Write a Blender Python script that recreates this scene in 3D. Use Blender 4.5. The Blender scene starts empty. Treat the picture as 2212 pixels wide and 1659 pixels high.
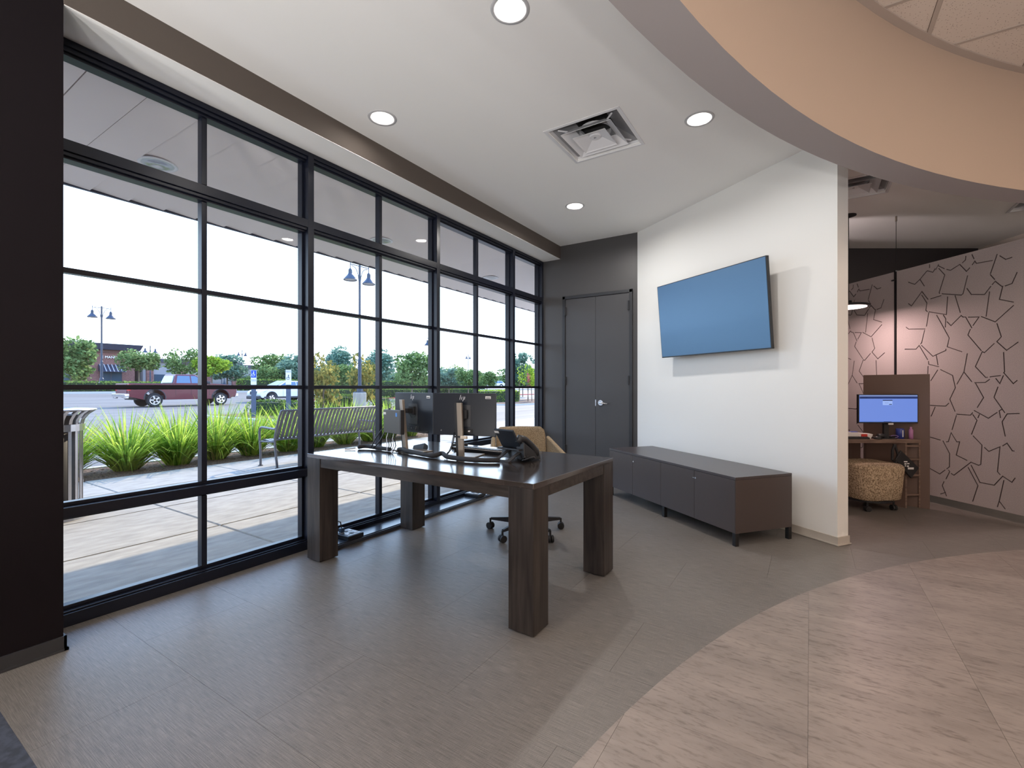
import bpy, bmesh, math, random
from mathutils import Vector, Matrix
from math import sin, cos, pi, radians as R
SC = bpy.context.scene
COL = SC.collection
random.seed(7)
# ---------------------------------------------------------------- camera, sky, sun, exposure
W_, H_ = 2212, 1659
cd = bpy.data.cameras.new('camera'); cam = bpy.data.objects.new('camera', cd); COL.objects.link(cam)
cam.location = (0, 0, 1.242); cam.rotation_euler = (pi / 2, 0, 0.5702)
cd.sensor_width = 36; cd.lens = 1004.0 / W_ * 36; cd.shift_y = (836.4 - H_ / 2) / W_
cd.clip_start = .05; cd.clip_end = 1500
SC.camera = cam
vs = SC.view_settings
vs.view_transform = 'Standard'; vs.look = 'None'; vs.gamma = 1; vs.use_curve_mapping = False; vs.exposure = 0.0
SC.cycles.max_bounces = 10; SC.cycles.diffuse_bounces = 6; SC.cycles.glossy_bounces = 4; SC.cycles.transparent_max_bounces = 24
SC.cycles.caustics_reflective = False; SC.cycles.caustics_refractive = False
SC.cycles.sample_clamp_indirect = 6
wd = bpy.data.worlds.new('world'); SC.world = wd; wd.use_nodes = True
nt = wd.node_tree; bg = nt.nodes['Background']
tc = nt.nodes.new('ShaderNodeTexCoord'); sx = nt.nodes.new('ShaderNodeSeparateXYZ'); cr = nt.nodes.new('ShaderNodeValToRGB')
nt.links.new(tc.outputs['Generated'], sx.inputs[0]); nt.links.new(sx.outputs['Z'], cr.inputs[0]); nt.links.new(cr.outputs[0], bg.inputs[0])
cr.color_ramp.elements[0].position = 0; cr.color_ramp.elements[0].color = (.78, .87, 1, 1)
cr.color_ramp.elements[1].position = .9; cr.color_ramp.elements[1].color = (.24, .43, .92, 1)
e = cr.color_ramp.elements.new(.35); e.color = (.50, .71, 1, 1)
e = cr.color_ramp.elements.new(.55); e.color = (.34, .56, 1, 1)
bg.inputs[1].default_value = 4.2
sd = bpy.data.lights.new('sun', 'SUN'); sun = bpy.data.objects.new('sun', sd); COL.objects.link(sun)
sd.energy = 6.2; sd.angle = R(.6); sd.color = (1, .84, .62)
sun.rotation_euler = Vector((.575, -1.45, -1.0)).to_track_quat('-Z', 'Y').to_euler()
sun.location = (-20, 40, 30)
H = 3.2295                                                     # ceiling height
def area(name, loc, power, size, color, rot=(0, 0, 0), shape='DISK', size_y=None, spread=None):
    l = bpy.data.lights.new(name, 'AREA'); o = bpy.data.objects.new(name, l); COL.objects.link(o)
    l.shape = shape; l.size = size; l.energy = power; l.color = color; o.location = loc; o.rotation_euler = rot
    if size_y: l.size_y = size_y
    if spread: l.spread = spread
    return o
LP = [8, 3.5, 11, 26, 6, 6, 6, 15]; RLP = .24; TP = 86
WARM = (1, .80, .64); NEUT = (1, .95, .90)
# ---------------------------------------------------------------- materials
MATS = {}
def mat(name, col=(.8, .8, .8), rough=.5, metal=0, spec=.5, emit=None, estr=1, coat=0, bump=None, noise=None, alpha=None):
    if name in MATS: return MATS[name]
    m = bpy.data.materials.new(name); m.use_nodes = True; MATS[name] = m
    nt = m.node_tree; b = nt.nodes['Principled BSDF']
    b.inputs['Base Color'].default_value = (*col, 1); b.inputs['Roughness'].default_value = rough
    b.inputs['Metallic'].default_value = metal; b.inputs['Specular IOR Level'].default_value = spec
    b.inputs['Coat Weight'].default_value = coat
    if emit: b.inputs['Emission Color'].default_value = (*emit, 1); b.inputs['Emission Strength'].default_value = estr
    if noise:                                                  # (scale vector, colour2, contrast lo, hi)
        sc_, c2, lo, hi = noise
        tx = nt.nodes.new('ShaderNodeNewGeometry'); mp = nt.nodes.new('ShaderNodeMapping'); nz = nt.nodes.new('ShaderNodeTexNoise')
        rp = nt.nodes.new('ShaderNodeValToRGB')
        mp.inputs['Scale'].default_value = sc_; nz.inputs['Scale'].default_value = 1; nz.inputs['Detail'].default_value = 5
        nt.links.new(tx.outputs['Position'], mp.inputs[0]); nt.links.new(mp.outputs[0], nz.inputs[0]); nt.links.new(nz.outputs[0], rp.inputs[0])
        rp.color_ramp.elements[0].position = lo; rp.color_ramp.elements[1].position = hi
        rp.color_ramp.elements[0].color = (*col, 1); rp.color_ramp.elements[1].color = (*c2, 1)
        nt.links.new(rp.outputs[0], b.inputs['Base Color'])
    if bump:
        sc_, st = bump
        tx = nt.nodes.new('ShaderNodeNewGeometry'); nz = nt.nodes.new('ShaderNodeTexNoise'); bp = nt.nodes.new('ShaderNodeBump')
        nz.inputs['Scale'].default_value = sc_; nz.inputs['Detail'].default_value = 3
        nt.links.new(tx.outputs['Position'], nz.inputs[0]); nt.links.new(nz.outputs[0], bp.inputs['Height'])
        bp.inputs['Strength'].default_value = st; bp.inputs['Distance'].default_value = .01
        nt.links.new(bp.outputs[0], b.inputs['Normal'])
    return m
def N(m, t): return m.node_tree.nodes.new(t)
def glass_mat(name, tint=(.985, .995, .995), refl=1.0):
    m = bpy.data.materials.new(name); m.use_nodes = True; MATS[name] = m; nt = m.node_tree; nt.nodes.clear()
    o = N(m, 'ShaderNodeOutputMaterial'); t = N(m, 'ShaderNodeBsdfTransparent'); g = N(m, 'ShaderNodeBsdfGlossy'); mx = N(m, 'ShaderNodeMixShader'); f = N(m, 'ShaderNodeLayerWeight'); pw = N(m, 'ShaderNodeMath'); pw.operation = 'POWER'; pw.inputs[1].default_value = 5; ma = N(m, 'ShaderNodeMath'); ma.operation = 'MULTIPLY_ADD'; ma.inputs[1].default_value = .5; ma.inputs[2].default_value = .022
    t.inputs[0].default_value = (*tint, 1); g.inputs['Roughness'].default_value = .01; f.inputs[0].default_value = .5
    nt.links.new(f.outputs['Facing'], pw.inputs[0]); nt.links.new(pw.outputs[0], ma.inputs[0]); nt.links.new(ma.outputs[0], mx.inputs[0]); nt.links.new(t.outputs[0], mx.inputs[1]); nt.links.new(g.outputs[0], mx.inputs[2]); nt.links.new(mx.outputs[0], o.inputs[0])
    return m
GLASS = glass_mat('clear_glass')
def grain_mat(name, c1, c2, scale, rough=.35, bump=.25, spec=.5, lo=.35, hi=.65, coord='Object', coat=0):
    m = mat(name, c1, rough, spec=spec, coat=coat); nt = m.node_tree; b = nt.nodes['Principled BSDF']
    tx = N(m, 'ShaderNodeTexCoord'); mp = N(m, 'ShaderNodeMapping'); nz = N(m, 'ShaderNodeTexNoise'); rp = N(m, 'ShaderNodeValToRGB'); bp = N(m, 'ShaderNodeBump')
    mp.inputs['Scale'].default_value = scale; nz.inputs['Scale'].default_value = 1; nz.inputs['Detail'].default_value = 6; nz.inputs['Distortion'].default_value = .4
    nt.links.new(tx.outputs[coord], mp.inputs[0]); nt.links.new(mp.outputs[0], nz.inputs[0]); nt.links.new(nz.outputs[0], rp.inputs[0])
    rp.color_ramp.elements[0].position = lo; rp.color_ramp.elements[1].position = hi
    rp.color_ramp.elements[0].color = (*c1, 1); rp.color_ramp.elements[1].color = (*c2, 1)
    nt.links.new(rp.outputs[0], b.inputs['Base Color']); nt.links.new(nz.outputs[0], bp.inputs['Height'])
    bp.inputs['Strength'].default_value = bump; bp.inputs['Distance'].default_value = .002; nt.links.new(bp.outputs[0], b.inputs['Normal'])
    return m
def leaf_mat(name, c1, c2, trans=.45, scale=1.3):
    m = bpy.data.materials.new(name); m.use_nodes = True; MATS[name] = m; nt = m.node_tree; nt.nodes.clear()
    o = N(m, 'ShaderNodeOutputMaterial'); d = N(m, 'ShaderNodeBsdfDiffuse'); t = N(m, 'ShaderNodeBsdfTranslucent'); mx = N(m, 'ShaderNodeMixShader')
    g = N(m, 'ShaderNodeNewGeometry'); nz = N(m, 'ShaderNodeTexNoise'); rp = N(m, 'ShaderNodeValToRGB'); ad = N(m, 'ShaderNodeMixRGB')
    nz.inputs['Scale'].default_value = scale; nz.inputs['Detail'].default_value = 4
    nt.links.new(g.outputs['Position'], nz.inputs[0]); nt.links.new(g.outputs['Random Per Island'], ad.inputs[2]); nt.links.new(nz.outputs[0], ad.inputs[1]); ad.inputs[0].default_value = .5
    nt.links.new(ad.outputs[0], rp.inputs[0]); rp.color_ramp.elements[0].position = .3; rp.color_ramp.elements[1].position = .72
    rp.color_ramp.elements[0].color = (*c1, 1); rp.color_ramp.elements[1].color = (*c2, 1)
    nt.links.new(rp.outputs[0], d.inputs[0]); nt.links.new(rp.outputs[0], t.inputs[0])
    mx.inputs[0].default_value = trans; nt.links.new(d.outputs[0], mx.inputs[1]); nt.links.new(t.outputs[0], mx.inputs[2]); nt.links.new(mx.outputs[0], o.inputs[0])
    return m
# paints
M_CEIL = mat('white_ceiling_paint', (.86, .855, .84), .75, bump=(90, .03))
M_WALL = mat('white_wall_paint', (.83, .83, .81), .5, spec=.3, bump=(120, .03))
M_DARKWALL = mat('charcoal_wall_paint', (.062, .060, .062), .42, bump=(90, .04))
M_COLUMN = mat('dark_brown_paint', (.008, .0055, .007), .7, spec=.12, bump=(120, .04))
M_SOFFIT = mat('taupe_paint', (.11, .092, .08), .7, spec=.15, bump=(90, .03))
M_RING = mat('grey_ring_paint', (.37, .34, .34), .6)
M_PEACH = mat('tan_cove_paint', (.44, .345, .275), .6)
M_BACKDARK = mat('near_black_paint', (.03, .026, .03), .5)
M_CREAM = mat('cream_wall_paint', (.7, .62, .56), .6)
M_FRAME = mat('dark_bronze_frame', (.007, .009, .018), .30, metal=.0, spec=.38)
M_BASE = mat('beige_rubber_base', (.52, .48, .43), .5)
M_BASEDK = mat('black_rubber_base', (.03, .03, .033), .45)
M_DOOR = mat('charcoal_door_paint', (.062, .062, .067), .38, bump=(25, .05))
M_DOORFRAME = mat('black_door_frame', (.028, .03, .035), .35)
M_CHROME = mat('brushed_chrome', (.8, .8, .82), .18, metal=1)
M_BLACK = mat('black_plastic', (.016, .017, .02), .4)
M_BLACKM = mat('black_matte', (.012, .012, .014), .6)
M_BLKMET = mat('black_metal', (.02, .02, .022), .35, metal=.4)
M_SILVER = mat('warm_silver', (.34, .295, .25), .35, metal=.6)
M_WHITEPL = mat('white_plastic', (.75, .75, .74), .4)
M_WHITEMET = mat('white_enamel', (.72, .72, .74), .35)
M_REFLECT = mat('lamp_reflector', (.85, .83, .8), .3, emit=(1, .93, .88), estr=1.1)
M_SPEC = mat('specular_reflector', (.42, .42, .42), .3, metal=1)
M_TILE = mat('acoustic_tile', (.60, .52, .46), .9)
M_GRID = mat('ceiling_grid_metal', (.40, .34, .30), .5)
# woven vinyl floor
def vinyl():
    m = mat('woven_vinyl', (.35, .32, .29), .42, spec=.4); nt = m.node_tree; b = nt.nodes['Principled BSDF']
    g = N(m, 'ShaderNodeNewGeometry'); res = []
    for sc_ in ((11, 420, 1), (380, 24, 1), (420, 420, 1), (1.6, 1.8, 1)):
        mp = N(m, 'ShaderNodeMapping'); nz = N(m, 'ShaderNodeTexNoise'); mp.inputs['Scale'].default_value = sc_; nz.inputs['Scale'].default_value = 1; nz.inputs['Detail'].default_value = 2
        nt.links.new(g.outputs['Position'], mp.inputs[0]); nt.links.new(mp.outputs[0], nz.inputs[0]); res.append(nz)
    def mth(op, a, b_, v=None):
        k = N(m, 'ShaderNodeMath'); k.operation = op
        for i, x in enumerate((a, b_)):
            if isinstance(x, (int, float)): k.inputs[i].default_value = x
            else: nt.links.new(x, k.inputs[i])
        return k.outputs[0]
    s = mth('ADD', mth('MULTIPLY', res[0].outputs[0], .48), mth('MULTIPLY', res[1].outputs[0], .13))
    s = mth('ADD', s, mth('MULTIPLY', res[2].outputs[0], .30)); s = mth('ADD', s, mth('MULTIPLY', res[3].outputs[0], .10))
    rp = N(m, 'ShaderNodeValToRGB'); nt.links.new(s, rp.inputs[0])
    rp.color_ramp.elements[0].position = .40; rp.color_ramp.elements[0].color = (.112, .102, .094, 1)
    rp.color_ramp.elements[1].position = .64; rp.color_ramp.elements[1].color = (.255, .23, .21, 1)
    nt.links.new(rp.outputs[0], b.inputs['Base Color'])
    bp = N(m, 'ShaderNodeBump'); bp.inputs['Strength'].default_value = .35; bp.inputs['Distance'].default_value = .001
    nt.links.new(s, bp.inputs['Height']); nt.links.new(bp.outputs[0], b.inputs['Normal'])
    return m
M_VINYL = vinyl()
def stone():
    m = mat('stone_look_tile', (.5, .42, .37), .38, spec=.4); nt = m.node_tree; b = nt.nodes['Principled BSDF']
    g = N(m, 'ShaderNodeNewGeometry')
    oi = N(m, 'ShaderNodeObjectInfo'); av = N(m, 'ShaderNodeVectorMath'); av.operation = 'ADD'
    cx = N(m, 'ShaderNodeCombineXYZ'); ml = N(m, 'ShaderNodeMath'); ml.operation = 'MULTIPLY'; ml.inputs[1].default_value = 37
    nt.links.new(oi.outputs['Random'], ml.inputs[0]); nt.links.new(ml.outputs[0], cx.inputs[2])
    nt.links.new(g.outputs['Position'], av.inputs[0]); nt.links.new(cx.outputs[0], av.inputs[1])
    outs = []
    for sc_, det in (((1.6, 5, 1), 9), ((16, 60, 1), 9), ((1.3, 2.6, 1), 4)):
        mp = N(m, 'ShaderNodeMapping'); nz = N(m, 'ShaderNodeTexNoise'); mp.inputs['Scale'].default_value = sc_; nz.inputs['Detail'].default_value = det; nz.inputs['Scale'].default_value = 1; nz.inputs['Roughness'].default_value = .65
        nt.links.new(av.outputs[0], mp.inputs[0]); nt.links.new(mp.outputs[0], nz.inputs[0]); outs.append(nz.outputs[0])
    r1 = N(m, 'ShaderNodeValToRGB'); nt.links.new(outs[0], r1.inputs[0])
    r1.color_ramp.elements[0].position = .3; r1.color_ramp.elements[0].color = (.215, .18, .162, 1)
    r1.color_ramp.elements[1].position = .7; r1.color_ramp.elements[1].color = (.35, .295, .265, 1)
    r2 = N(m, 'ShaderNodeValToRGB'); nt.links.new(outs[1], r2.inputs[0])
    r2.color_ramp.elements[0].position = .34; r2.color_ramp.elements[0].color = (.30, .28, .27, 1)
    r2.color_ramp.elements[1].position = .50; r2.color_ramp.elements[1].color = (1, 1, 1, 1)
    mx = N(m, 'ShaderNodeMixRGB'); mx.blend_type = 'MULTIPLY'; nt.links.new(outs[2], mx.inputs[0]); nt.links.new(r1.outputs[0], mx.inputs[1]); nt.links.new(r2.outputs[0], mx.inputs[2])
    nt.links.new(mx.outputs[0], b.inputs['Base Color'])
    return m
M_STONE = stone()
M_CARPET = mat('dark_blue_carpet', (.035, .04, .055), .8, noise=((30, 30, 30), (.06, .07, .1), .4, .6))
M_WOOD = grain_mat('dark_stained_oak', (.022, .017, .015), (.060, .049, .042), (3, 26, 26), rough=.34, bump=.5)
M_WOODV = grain_mat('dark_stained_oak_upright', (.018, .014, .013), (.050, .040, .035), (32, 32, 2.2), rough=.4, bump=.5)
M_WOODTOP = grain_mat('polished_stained_oak', (.028, .021, .019), (.062, .048, .042), (3, 30, 3), rough=.2, bump=.22, spec=.8, coat=1.0)
MATS['polished_stained_oak'].node_tree.nodes['Principled BSDF'].inputs['Coat Roughness'].default_value = .13
M_CRED = mat('brown_grey_laminate', (.065, .05, .048), .36, spec=.5, bump=(40, .03))
M_CREDT = mat('grey_laminate_top', (.06, .05, .052), .32, spec=.5)
M_TVS = mat('tv_screen', (.01, .03, .08), .36, spec=.5)
MATS['tv_screen'].node_tree.nodes['Principled BSDF'].inputs['IOR'].default_value = 2.9
MATS['tv_screen'].node_tree.nodes['Principled BSDF'].inputs['Specular Tint'].default_value = (.45, .72, 1, 1)
def tweed(name, c1, c2, s=260):
    m = mat(name, c1, .9, spec=.2); nt = m.node_tree; b = nt.nodes['Principled BSDF']
    tx = N(m, 'ShaderNodeTexCoord'); a = N(m, 'ShaderNodeTexNoise'); a.inputs['Scale'].default_value = s; a.inputs['Detail'].default_value = 2
    nt.links.new(tx.outputs['Object'], a.inputs[0]); rp = N(m, 'ShaderNodeValToRGB'); nt.links.new(a.outputs[0], rp.inputs[0])
    rp.color_ramp.elements[0].position = .38; rp.color_ramp.elements[0].color = (*c1, 1); rp.color_ramp.elements[1].position = .6; rp.color_ramp.elements[1].color = (*c2, 1)
    nt.links.new(rp.outputs[0], b.inputs['Base Color']); bp = N(m, 'ShaderNodeBump'); bp.inputs['Strength'].default_value = .5; bp.inputs['Distance'].default_value = .003
    nt.links.new(a.outputs[0], bp.inputs['Height']); nt.links.new(bp.outputs[0], b.inputs['Normal']); return m
M_TWEED = tweed('beige_tweed', (.20, .15, .095), (.38, .30, .20), 170)
M_BOUCLE = tweed('speckled_boucle', (.20, .14, .09), (.58, .46, .32), 95)
M_FELT = tweed('pinkish_grey_felt', (.40, .36, .355), (.52, .47, .465), 200)
M_FELTBK = mat('felt_backing', (.13, .10, .10), .9)
M_KIOSK = mat('brown_laminate', (.16, .105, .085), .45)
M_KIOSKW = grain_mat('walnut_laminate', (.13, .085, .065), (.24, .165, .13), (6, 6, 40), rough=.45, bump=.2)
# outdoor
M_CONC = mat('pale_concrete', (.30, .275, .235), .85, noise=((14, 5, 2.2), (.43, .395, .34), .30, .70), bump=(160, .2))
M_ASPH = mat('weathered_light_asphalt', (.125, .108, .092), .8, noise=((1.2, .12, .35), (.185, .162, .14), .35, .65), bump=(90, .15))
M_CURB = mat('curb_concrete', (.5, .49, .46), .85)
M_REDCURB = mat('red_painted_curb', (.55, .05, .06), .6)
M_MULCH = mat('brown_mulch', (.06, .032, .02), .95, noise=((45, 45, 45), (.24, .135, .085), .4, .6), bump=(60, 1))
M_CANOPY = mat('grey_metal_soffit', (.76, .67, .65), .45, spec=.5)
M_FASCIA = mat('dark_fascia', (.03, .035, .06), .4)
M_POST = mat('dark_blue_grey_metal', (.03, .045, .075), .45, metal=.2)
M_BENCH = mat('grey_painted_steel', (.16, .155, .165), .35, metal=.2)
M_RED = mat('maroon_car_paint', (.11, .006, .018), .3, spec=.5, coat=.2)
M_WHCAR = mat('white_car_paint', (.72, .73, .75), .25, coat=.6)
M_CARGL = mat('car_window_glass', (.06, .12, .22), .06, spec=1)
M_TIRE = mat('tyre_rubber', (.02, .02, .022), .8)
M_RIM = mat('alloy_rim', (.75, .75, .78), .2, metal=1)
M_TRIMBLK = mat('black_trim', (.03, .03, .035), .5)
M_TAIL = mat('red_tail_lamp', (.6, .02, .02), .25)
M_BARK = mat('grey_brown_bark', (.16, .12, .09), .9)
M_STEEL = mat('shiny_grey_steel', (.42, .40, .40), .22, metal=.9)
def brick(name, c1, c2, mo, s): return mat(name, c1, .85, noise=((2, 5, 9), c2, .35, .65))
M_BRICK = brick('red_brown_brick', (.15, .065, .06), (.24, .12, .10), (.45, .38, .34), 1.6)
M_STUCCO = mat('pale_stucco', (.30, .30, .32), .8)
L_GRASS = leaf_mat('bright_blade_leaf', (.13, .26, .03), (.66, .80, .12), .62, 14)
L_GRASSY = leaf_mat('yellowing_leaf', (.35, .30, .08), (.6, .5, .2), .4)
L_OAK = leaf_mat('oak_leaf', (.07, .13, .045), (.30, .42, .16), .45, .6)
L_DARK = leaf_mat('blue_green_leaf', (.08, .16, .12), (.25, .38, .27), .4, .6)
L_LIME = leaf_mat('lime_leaf', (.16, .28, .03), (.45, .58, .08), .5, .6)
L_MAG = leaf_mat('yellow_orange_leaf', (.10, .13, .04), (.46, .36, .09), .4, 3)
L_HEDGE = leaf_mat('hedge_leaf', (.05, .11, .03), (.24, .34, .08), .4, 2)
L_PINK = leaf_mat('pink_blossom', (.7, .05, .2), (.9, .15, .35), .4)
# ---------------------------------------------------------------- geometry helpers
class B:
    def __init__(s): s.b = bmesh.new()
    def box(s, x0, y0, z0, x1, y1, z1, M=None):
        vs_ = [s.b.verts.new(v) for v in ((x0, y0, z0), (x1, y0, z0), (x1, y1, z0), (x0, y1, z0), (x0, y0, z1), (x1, y0, z1), (x1, y1, z1), (x0, y1, z1))]
        for f in ((3, 2, 1, 0), (4, 5, 6, 7), (0, 1, 5, 4), (1, 2, 6, 5), (2, 3, 7, 6), (3, 0, 4, 7)): s.b.faces.new([vs_[i] for i in f])
        if M: bmesh.ops.transform(s.b, matrix=M, verts=vs_)
        return s
    def prism(s, poly, z0, z1, M=None):
        a = [s.b.verts.new((x, y, z0)) for x, y in poly]; c = [s.b.verts.new((x, y, z1)) for x, y in poly]; n = len(poly)
        s.b.faces.new(a[::-1]); s.b.faces.new(c)
        for i in range(n): s.b.faces.new((a[i], a[(i + 1) % n], c[(i + 1) % n], c[i]))
        if M: bmesh.ops.transform(s.b, matrix=M, verts=a + c)
        return s
    def hull(s, pts, faces, M=None):
        v = [s.b.verts.new(p) for p in pts]
        for f in faces: s.b.faces.new([v[i] for i in f])
        if M: bmesh.ops.transform(s.b, matrix=M, verts=v)
        return s
    def frus(s, lo, hi, M=None):                               # two 4-point loops
        return s.hull(list(lo) + list(hi), ((3, 2, 1, 0), (4, 5, 6, 7), (0, 1, 5, 4), (1, 2, 6, 5), (2, 3, 7, 6), (3, 0, 4, 7)), M)
    def lathe(s, prof, seg=24, M=None, cap=True):              # prof: (r,z)
        rings = []; allv = []
        for r, z in prof:
            if r < 1e-6: ring = [s.b.verts.new((0, 0, z))]
            else: ring = [s.b.verts.new((r * cos(2 * pi * i / seg), r * sin(2 * pi * i / seg), z)) for i in range(seg)]
            rings.append(ring); allv += ring
        for p, q in zip(rings, rings[1:]):
            for i in range(seg):
                j = (i + 1) % seg
                if len(p) == 1 and len(q) == 1: continue
                if len(p) == 1: s.b.faces.new((p[0], q[j], q[i]))
                elif len(q) == 1: s.b.faces.new((p[i], p[j], q[0]))
                else: s.b.faces.new((p[i], p[j], q[j], q[i]))
        if cap:
            if len(rings[0]) > 1: s.b.faces.new(rings[0][::-1])
            if len(rings[-1]) > 1: s.b.faces.new(rings[-1])
        if M: bmesh.ops.transform(s.b, matrix=M, verts=allv)
        return s
    def cyl(s, p0, p1, r, r1=None, seg=12):
        p0, p1 = Vector(p0), Vector(p1); d = p1 - p0
        M = Matrix.Translation(p0) @ d.to_track_quat('Z', 'Y').to_matrix().to_4x4()
        return s.lathe([(r, 0), (r if r1 is None else r1, d.length)], seg, M)
    def tube(s, pts, r, seg=8, closed=False):
        pts = [Vector(p) for p in pts]; n = len(pts); rings = []; up = None
        for i, p in enumerate(pts):
            a = pts[max(i - 1, 0)]; c = pts[min(i + 1, n - 1)]; t = (c - a).normalized()
            if up is None: up = Vector((0, 0, 1)) if abs(t.z) < .9 else Vector((1, 0, 0))
            x = t.cross(up).normalized(); up = x.cross(t).normalized()
            rr = r[i] if isinstance(r, (list, tuple)) else r
            rings.append([s.b.verts.new(p + (x * cos(2 * pi * k / seg) + up * sin(2 * pi * k / seg)) * rr) for k in range(seg)])
        for p, q in zip(rings, rings[1:]):
            for k in range(seg): s.b.faces.new((p[k], p[(k + 1) % seg], q[(k + 1) % seg], q[k]))
        s.b.faces.new(rings[0][::-1]); s.b.faces.new(rings[-1]); return s
    def mesh(s, name, m=None, smooth=False):
        bmesh.ops.recalc_face_normals(s.b, faces=s.b.faces[:])
        me = bpy.data.meshes.new(name); s.b.to_mesh(me); s.b.free()
        if m: me.materials.append(m)
        if smooth: me.polygons.foreach_set('use_smooth', [True] * len(me.polygons))
        return me
    def build(s, name, m, parent=None, bevel=0, smooth=False, loc=None, rot=None, seg=2):
        o = bpy.data.objects.new(name, s.mesh(name, m, smooth)); COL.objects.link(o)
        if parent: o.parent = parent
        if loc: o.location = loc
        if rot: o.rotation_euler = rot
        if bevel:
            md = o.modifiers.new('bevel', 'BEVEL'); md.width = bevel; md.segments = seg; md.limit_method = 'ANGLE'
            wn = o.modifiers.new('wn', 'WEIGHTED_NORMAL'); md.harden_normals = False
        return o
def shade_auto(o, ang=35):
    me = o.data; me.polygons.foreach_set('use_smooth', [True] * len(me.polygons)); me.set_sharp_from_angle(angle=R(ang)); return o
def thing(name, label, cat, loc=(0, 0, 0), rotz=0, group=None):
    o = bpy.data.objects.new(name, None); COL.objects.link(o); o.location = loc; o.rotation_euler = (0, 0, rotz)
    o.empty_display_size = .1; o['label'] = label; o['category'] = cat
    if group: o['group'] = group
    return o
def struct(name, label=None, loc=(0, 0, 0), rotz=0):
    o = bpy.data.objects.new(name, None); COL.objects.link(o); o['kind'] = 'structure'; o.location = loc; o.rotation_euler = (0, 0, rotz); o.empty_display_size = .1
    if label: o['label'] = label
    return o
def st(o, label=None, kind='structure'):
    o['kind'] = kind
    if label: o['label'] = label
    return o
def tag(o, label, cat, group=None, kind=None):
    o['label'] = label; o['category'] = cat
    if group: o['group'] = group
    if kind: o['kind'] = kind
    return o
def link_copy(src, name, parent, loc, rot=None, scale=None):
    o = bpy.data.objects.new(name, src.data if hasattr(src, 'data') else src); COL.objects.link(o); o.parent = parent; o.location = loc
    if rot: o.rotation_euler = rot
    if scale: o.scale = scale
    return o
def copy_tree(o, parent=None, **kw):
    c = o.copy(); COL.objects.link(c); c.parent = parent
    for k, v in kw.items(): c[k] = v
    for ch in [x for x in o.children]: copy_tree(ch, c)
    return c
def xf(loc=(0, 0, 0), rz=0, rx=0, ry=0): return Matrix.Translation(loc) @ Matrix.Rotation(rz, 4, 'Z') @ Matrix.Rotation(ry, 4, 'Y') @ Matrix.Rotation(rx, 4, 'X')
def text(name, body, size, m, parent, loc, rot, extrude=.002, align='LEFT', spacing=1):
    c = bpy.data.curves.new(name, 'FONT'); c.body = body; c.size = size; c.extrude = extrude; c.align_x = align; c.space_character = spacing
    c.materials.append(m); tmp = bpy.data.objects.new('tmp_text', c); COL.objects.link(tmp); dg = bpy.context.evaluated_depsgraph_get()
    me = bpy.data.meshes.new_from_object(tmp.evaluated_get(dg)); bpy.data.objects.remove(tmp)
    o = bpy.data.objects.new(name, me); COL.objects.link(o); o.parent = parent; o.location = loc; o.rotation_euler = rot; return o
def clip_poly(sub, clip):                                      # Sutherland-Hodgman, clip convex CCW
    out = sub
    for i in range(len(clip)):
        a, b_ = clip[i], clip[(i + 1) % len(clip)]; inp = out; out = []
        if not inp: return []
        def ins(p): return (b_[0] - a[0]) * (p[1] - a[1]) - (b_[1] - a[1]) * (p[0] - a[0]) >= -1e-9
        for k in range(len(inp)):
            p, q = inp[k - 1], inp[k]; pi_, qi = ins(p), ins(q)
            if pi_ != qi:
                d1 = (b_[0] - a[0]) * (p[1] - a[1]) - (b_[1] - a[1]) * (p[0] - a[0]); d2 = (b_[0] - a[0]) * (q[1] - a[1]) - (b_[1] - a[1]) * (q[0] - a[0]); t = d1 / (d1 - d2)
                out.append((p[0] + (q[0] - p[0]) * t, p[1] + (q[1] - p[1]) * t))
            if qi: out.append(q)
    return out
def holed(name, outer, holes, z, mt, thick=0):                 # flat sheet with holes (triangle fill)
    b = bmesh.new()
    for lp in [outer] + holes:
        v = [b.verts.new((x, y, z)) for x, y in lp]
        for i in range(len(v)): b.edges.new((v[i], v[(i + 1) % len(v)]))
    bmesh.ops.triangle_fill(b, use_beauty=True, use_dissolve=False, edges=b.edges[:])
    if thick:
        r = bmesh.ops.extrude_face_region(b, geom=b.faces[:]); vv = [g for g in r['geom'] if isinstance(g, bmesh.types.BMVert)]; bmesh.ops.translate(b, vec=(0, 0, thick), verts=vv)
    bmesh.ops.recalc_face_normals(b, faces=b.faces[:])
    me = bpy.data.meshes.new(name); b.to_mesh(me); b.free(); me.materials.append(mt); o = bpy.data.objects.new(name, me); COL.objects.link(o); return o
# ================================================================ THE ROOM
XW, XS, HS, YD = -3.237, -2.964, 3.046, 5.89
CX, CY, CR = 5.389, .494, 6.107                                # floor inlay circle
RX, RY, RR = 5.63, .242, 6.363                                 # ceiling ring, outer edge at z 2.6
IX, IY, IR = 5.814, .142, 6.39                                 # ceiling ring, inner edge
fl = st(B().box(-3.4, -6.4, -.2, 5.7, 10.6, -.004).build('floor', M_VINYL))
# woven vinyl planks
pm = {}
k = 0
y = .44
row = 0
while y < 9.4:
    x = -3.237 - (row % 2) * .5
    while x < 4.2:
        x0, x1, y1 = max(x, -3.237), x + 1.0, y + .5
        if all(math.hypot(px - CX, py - CY) < CR - .02 for px in (x0, x1) for py in (y, y1)):
            x += 1.0; continue
        w = round(x1 - x0, 3)
        if w not in pm: pm[w] = B().box(.0005, .0005, -.004, w - .0005, .4995, 0).mesh('plank', M_VINYL)
        link_copy(bpy.data.objects.new('tmp', pm[w]), 'plank', fl, (x0, y, 0)); x += 1.0
    y += .5; row += 1
for o in [o for o in bpy.data.objects if o.name.startswith('tmp')]: bpy.data.objects.remove(o)
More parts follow.
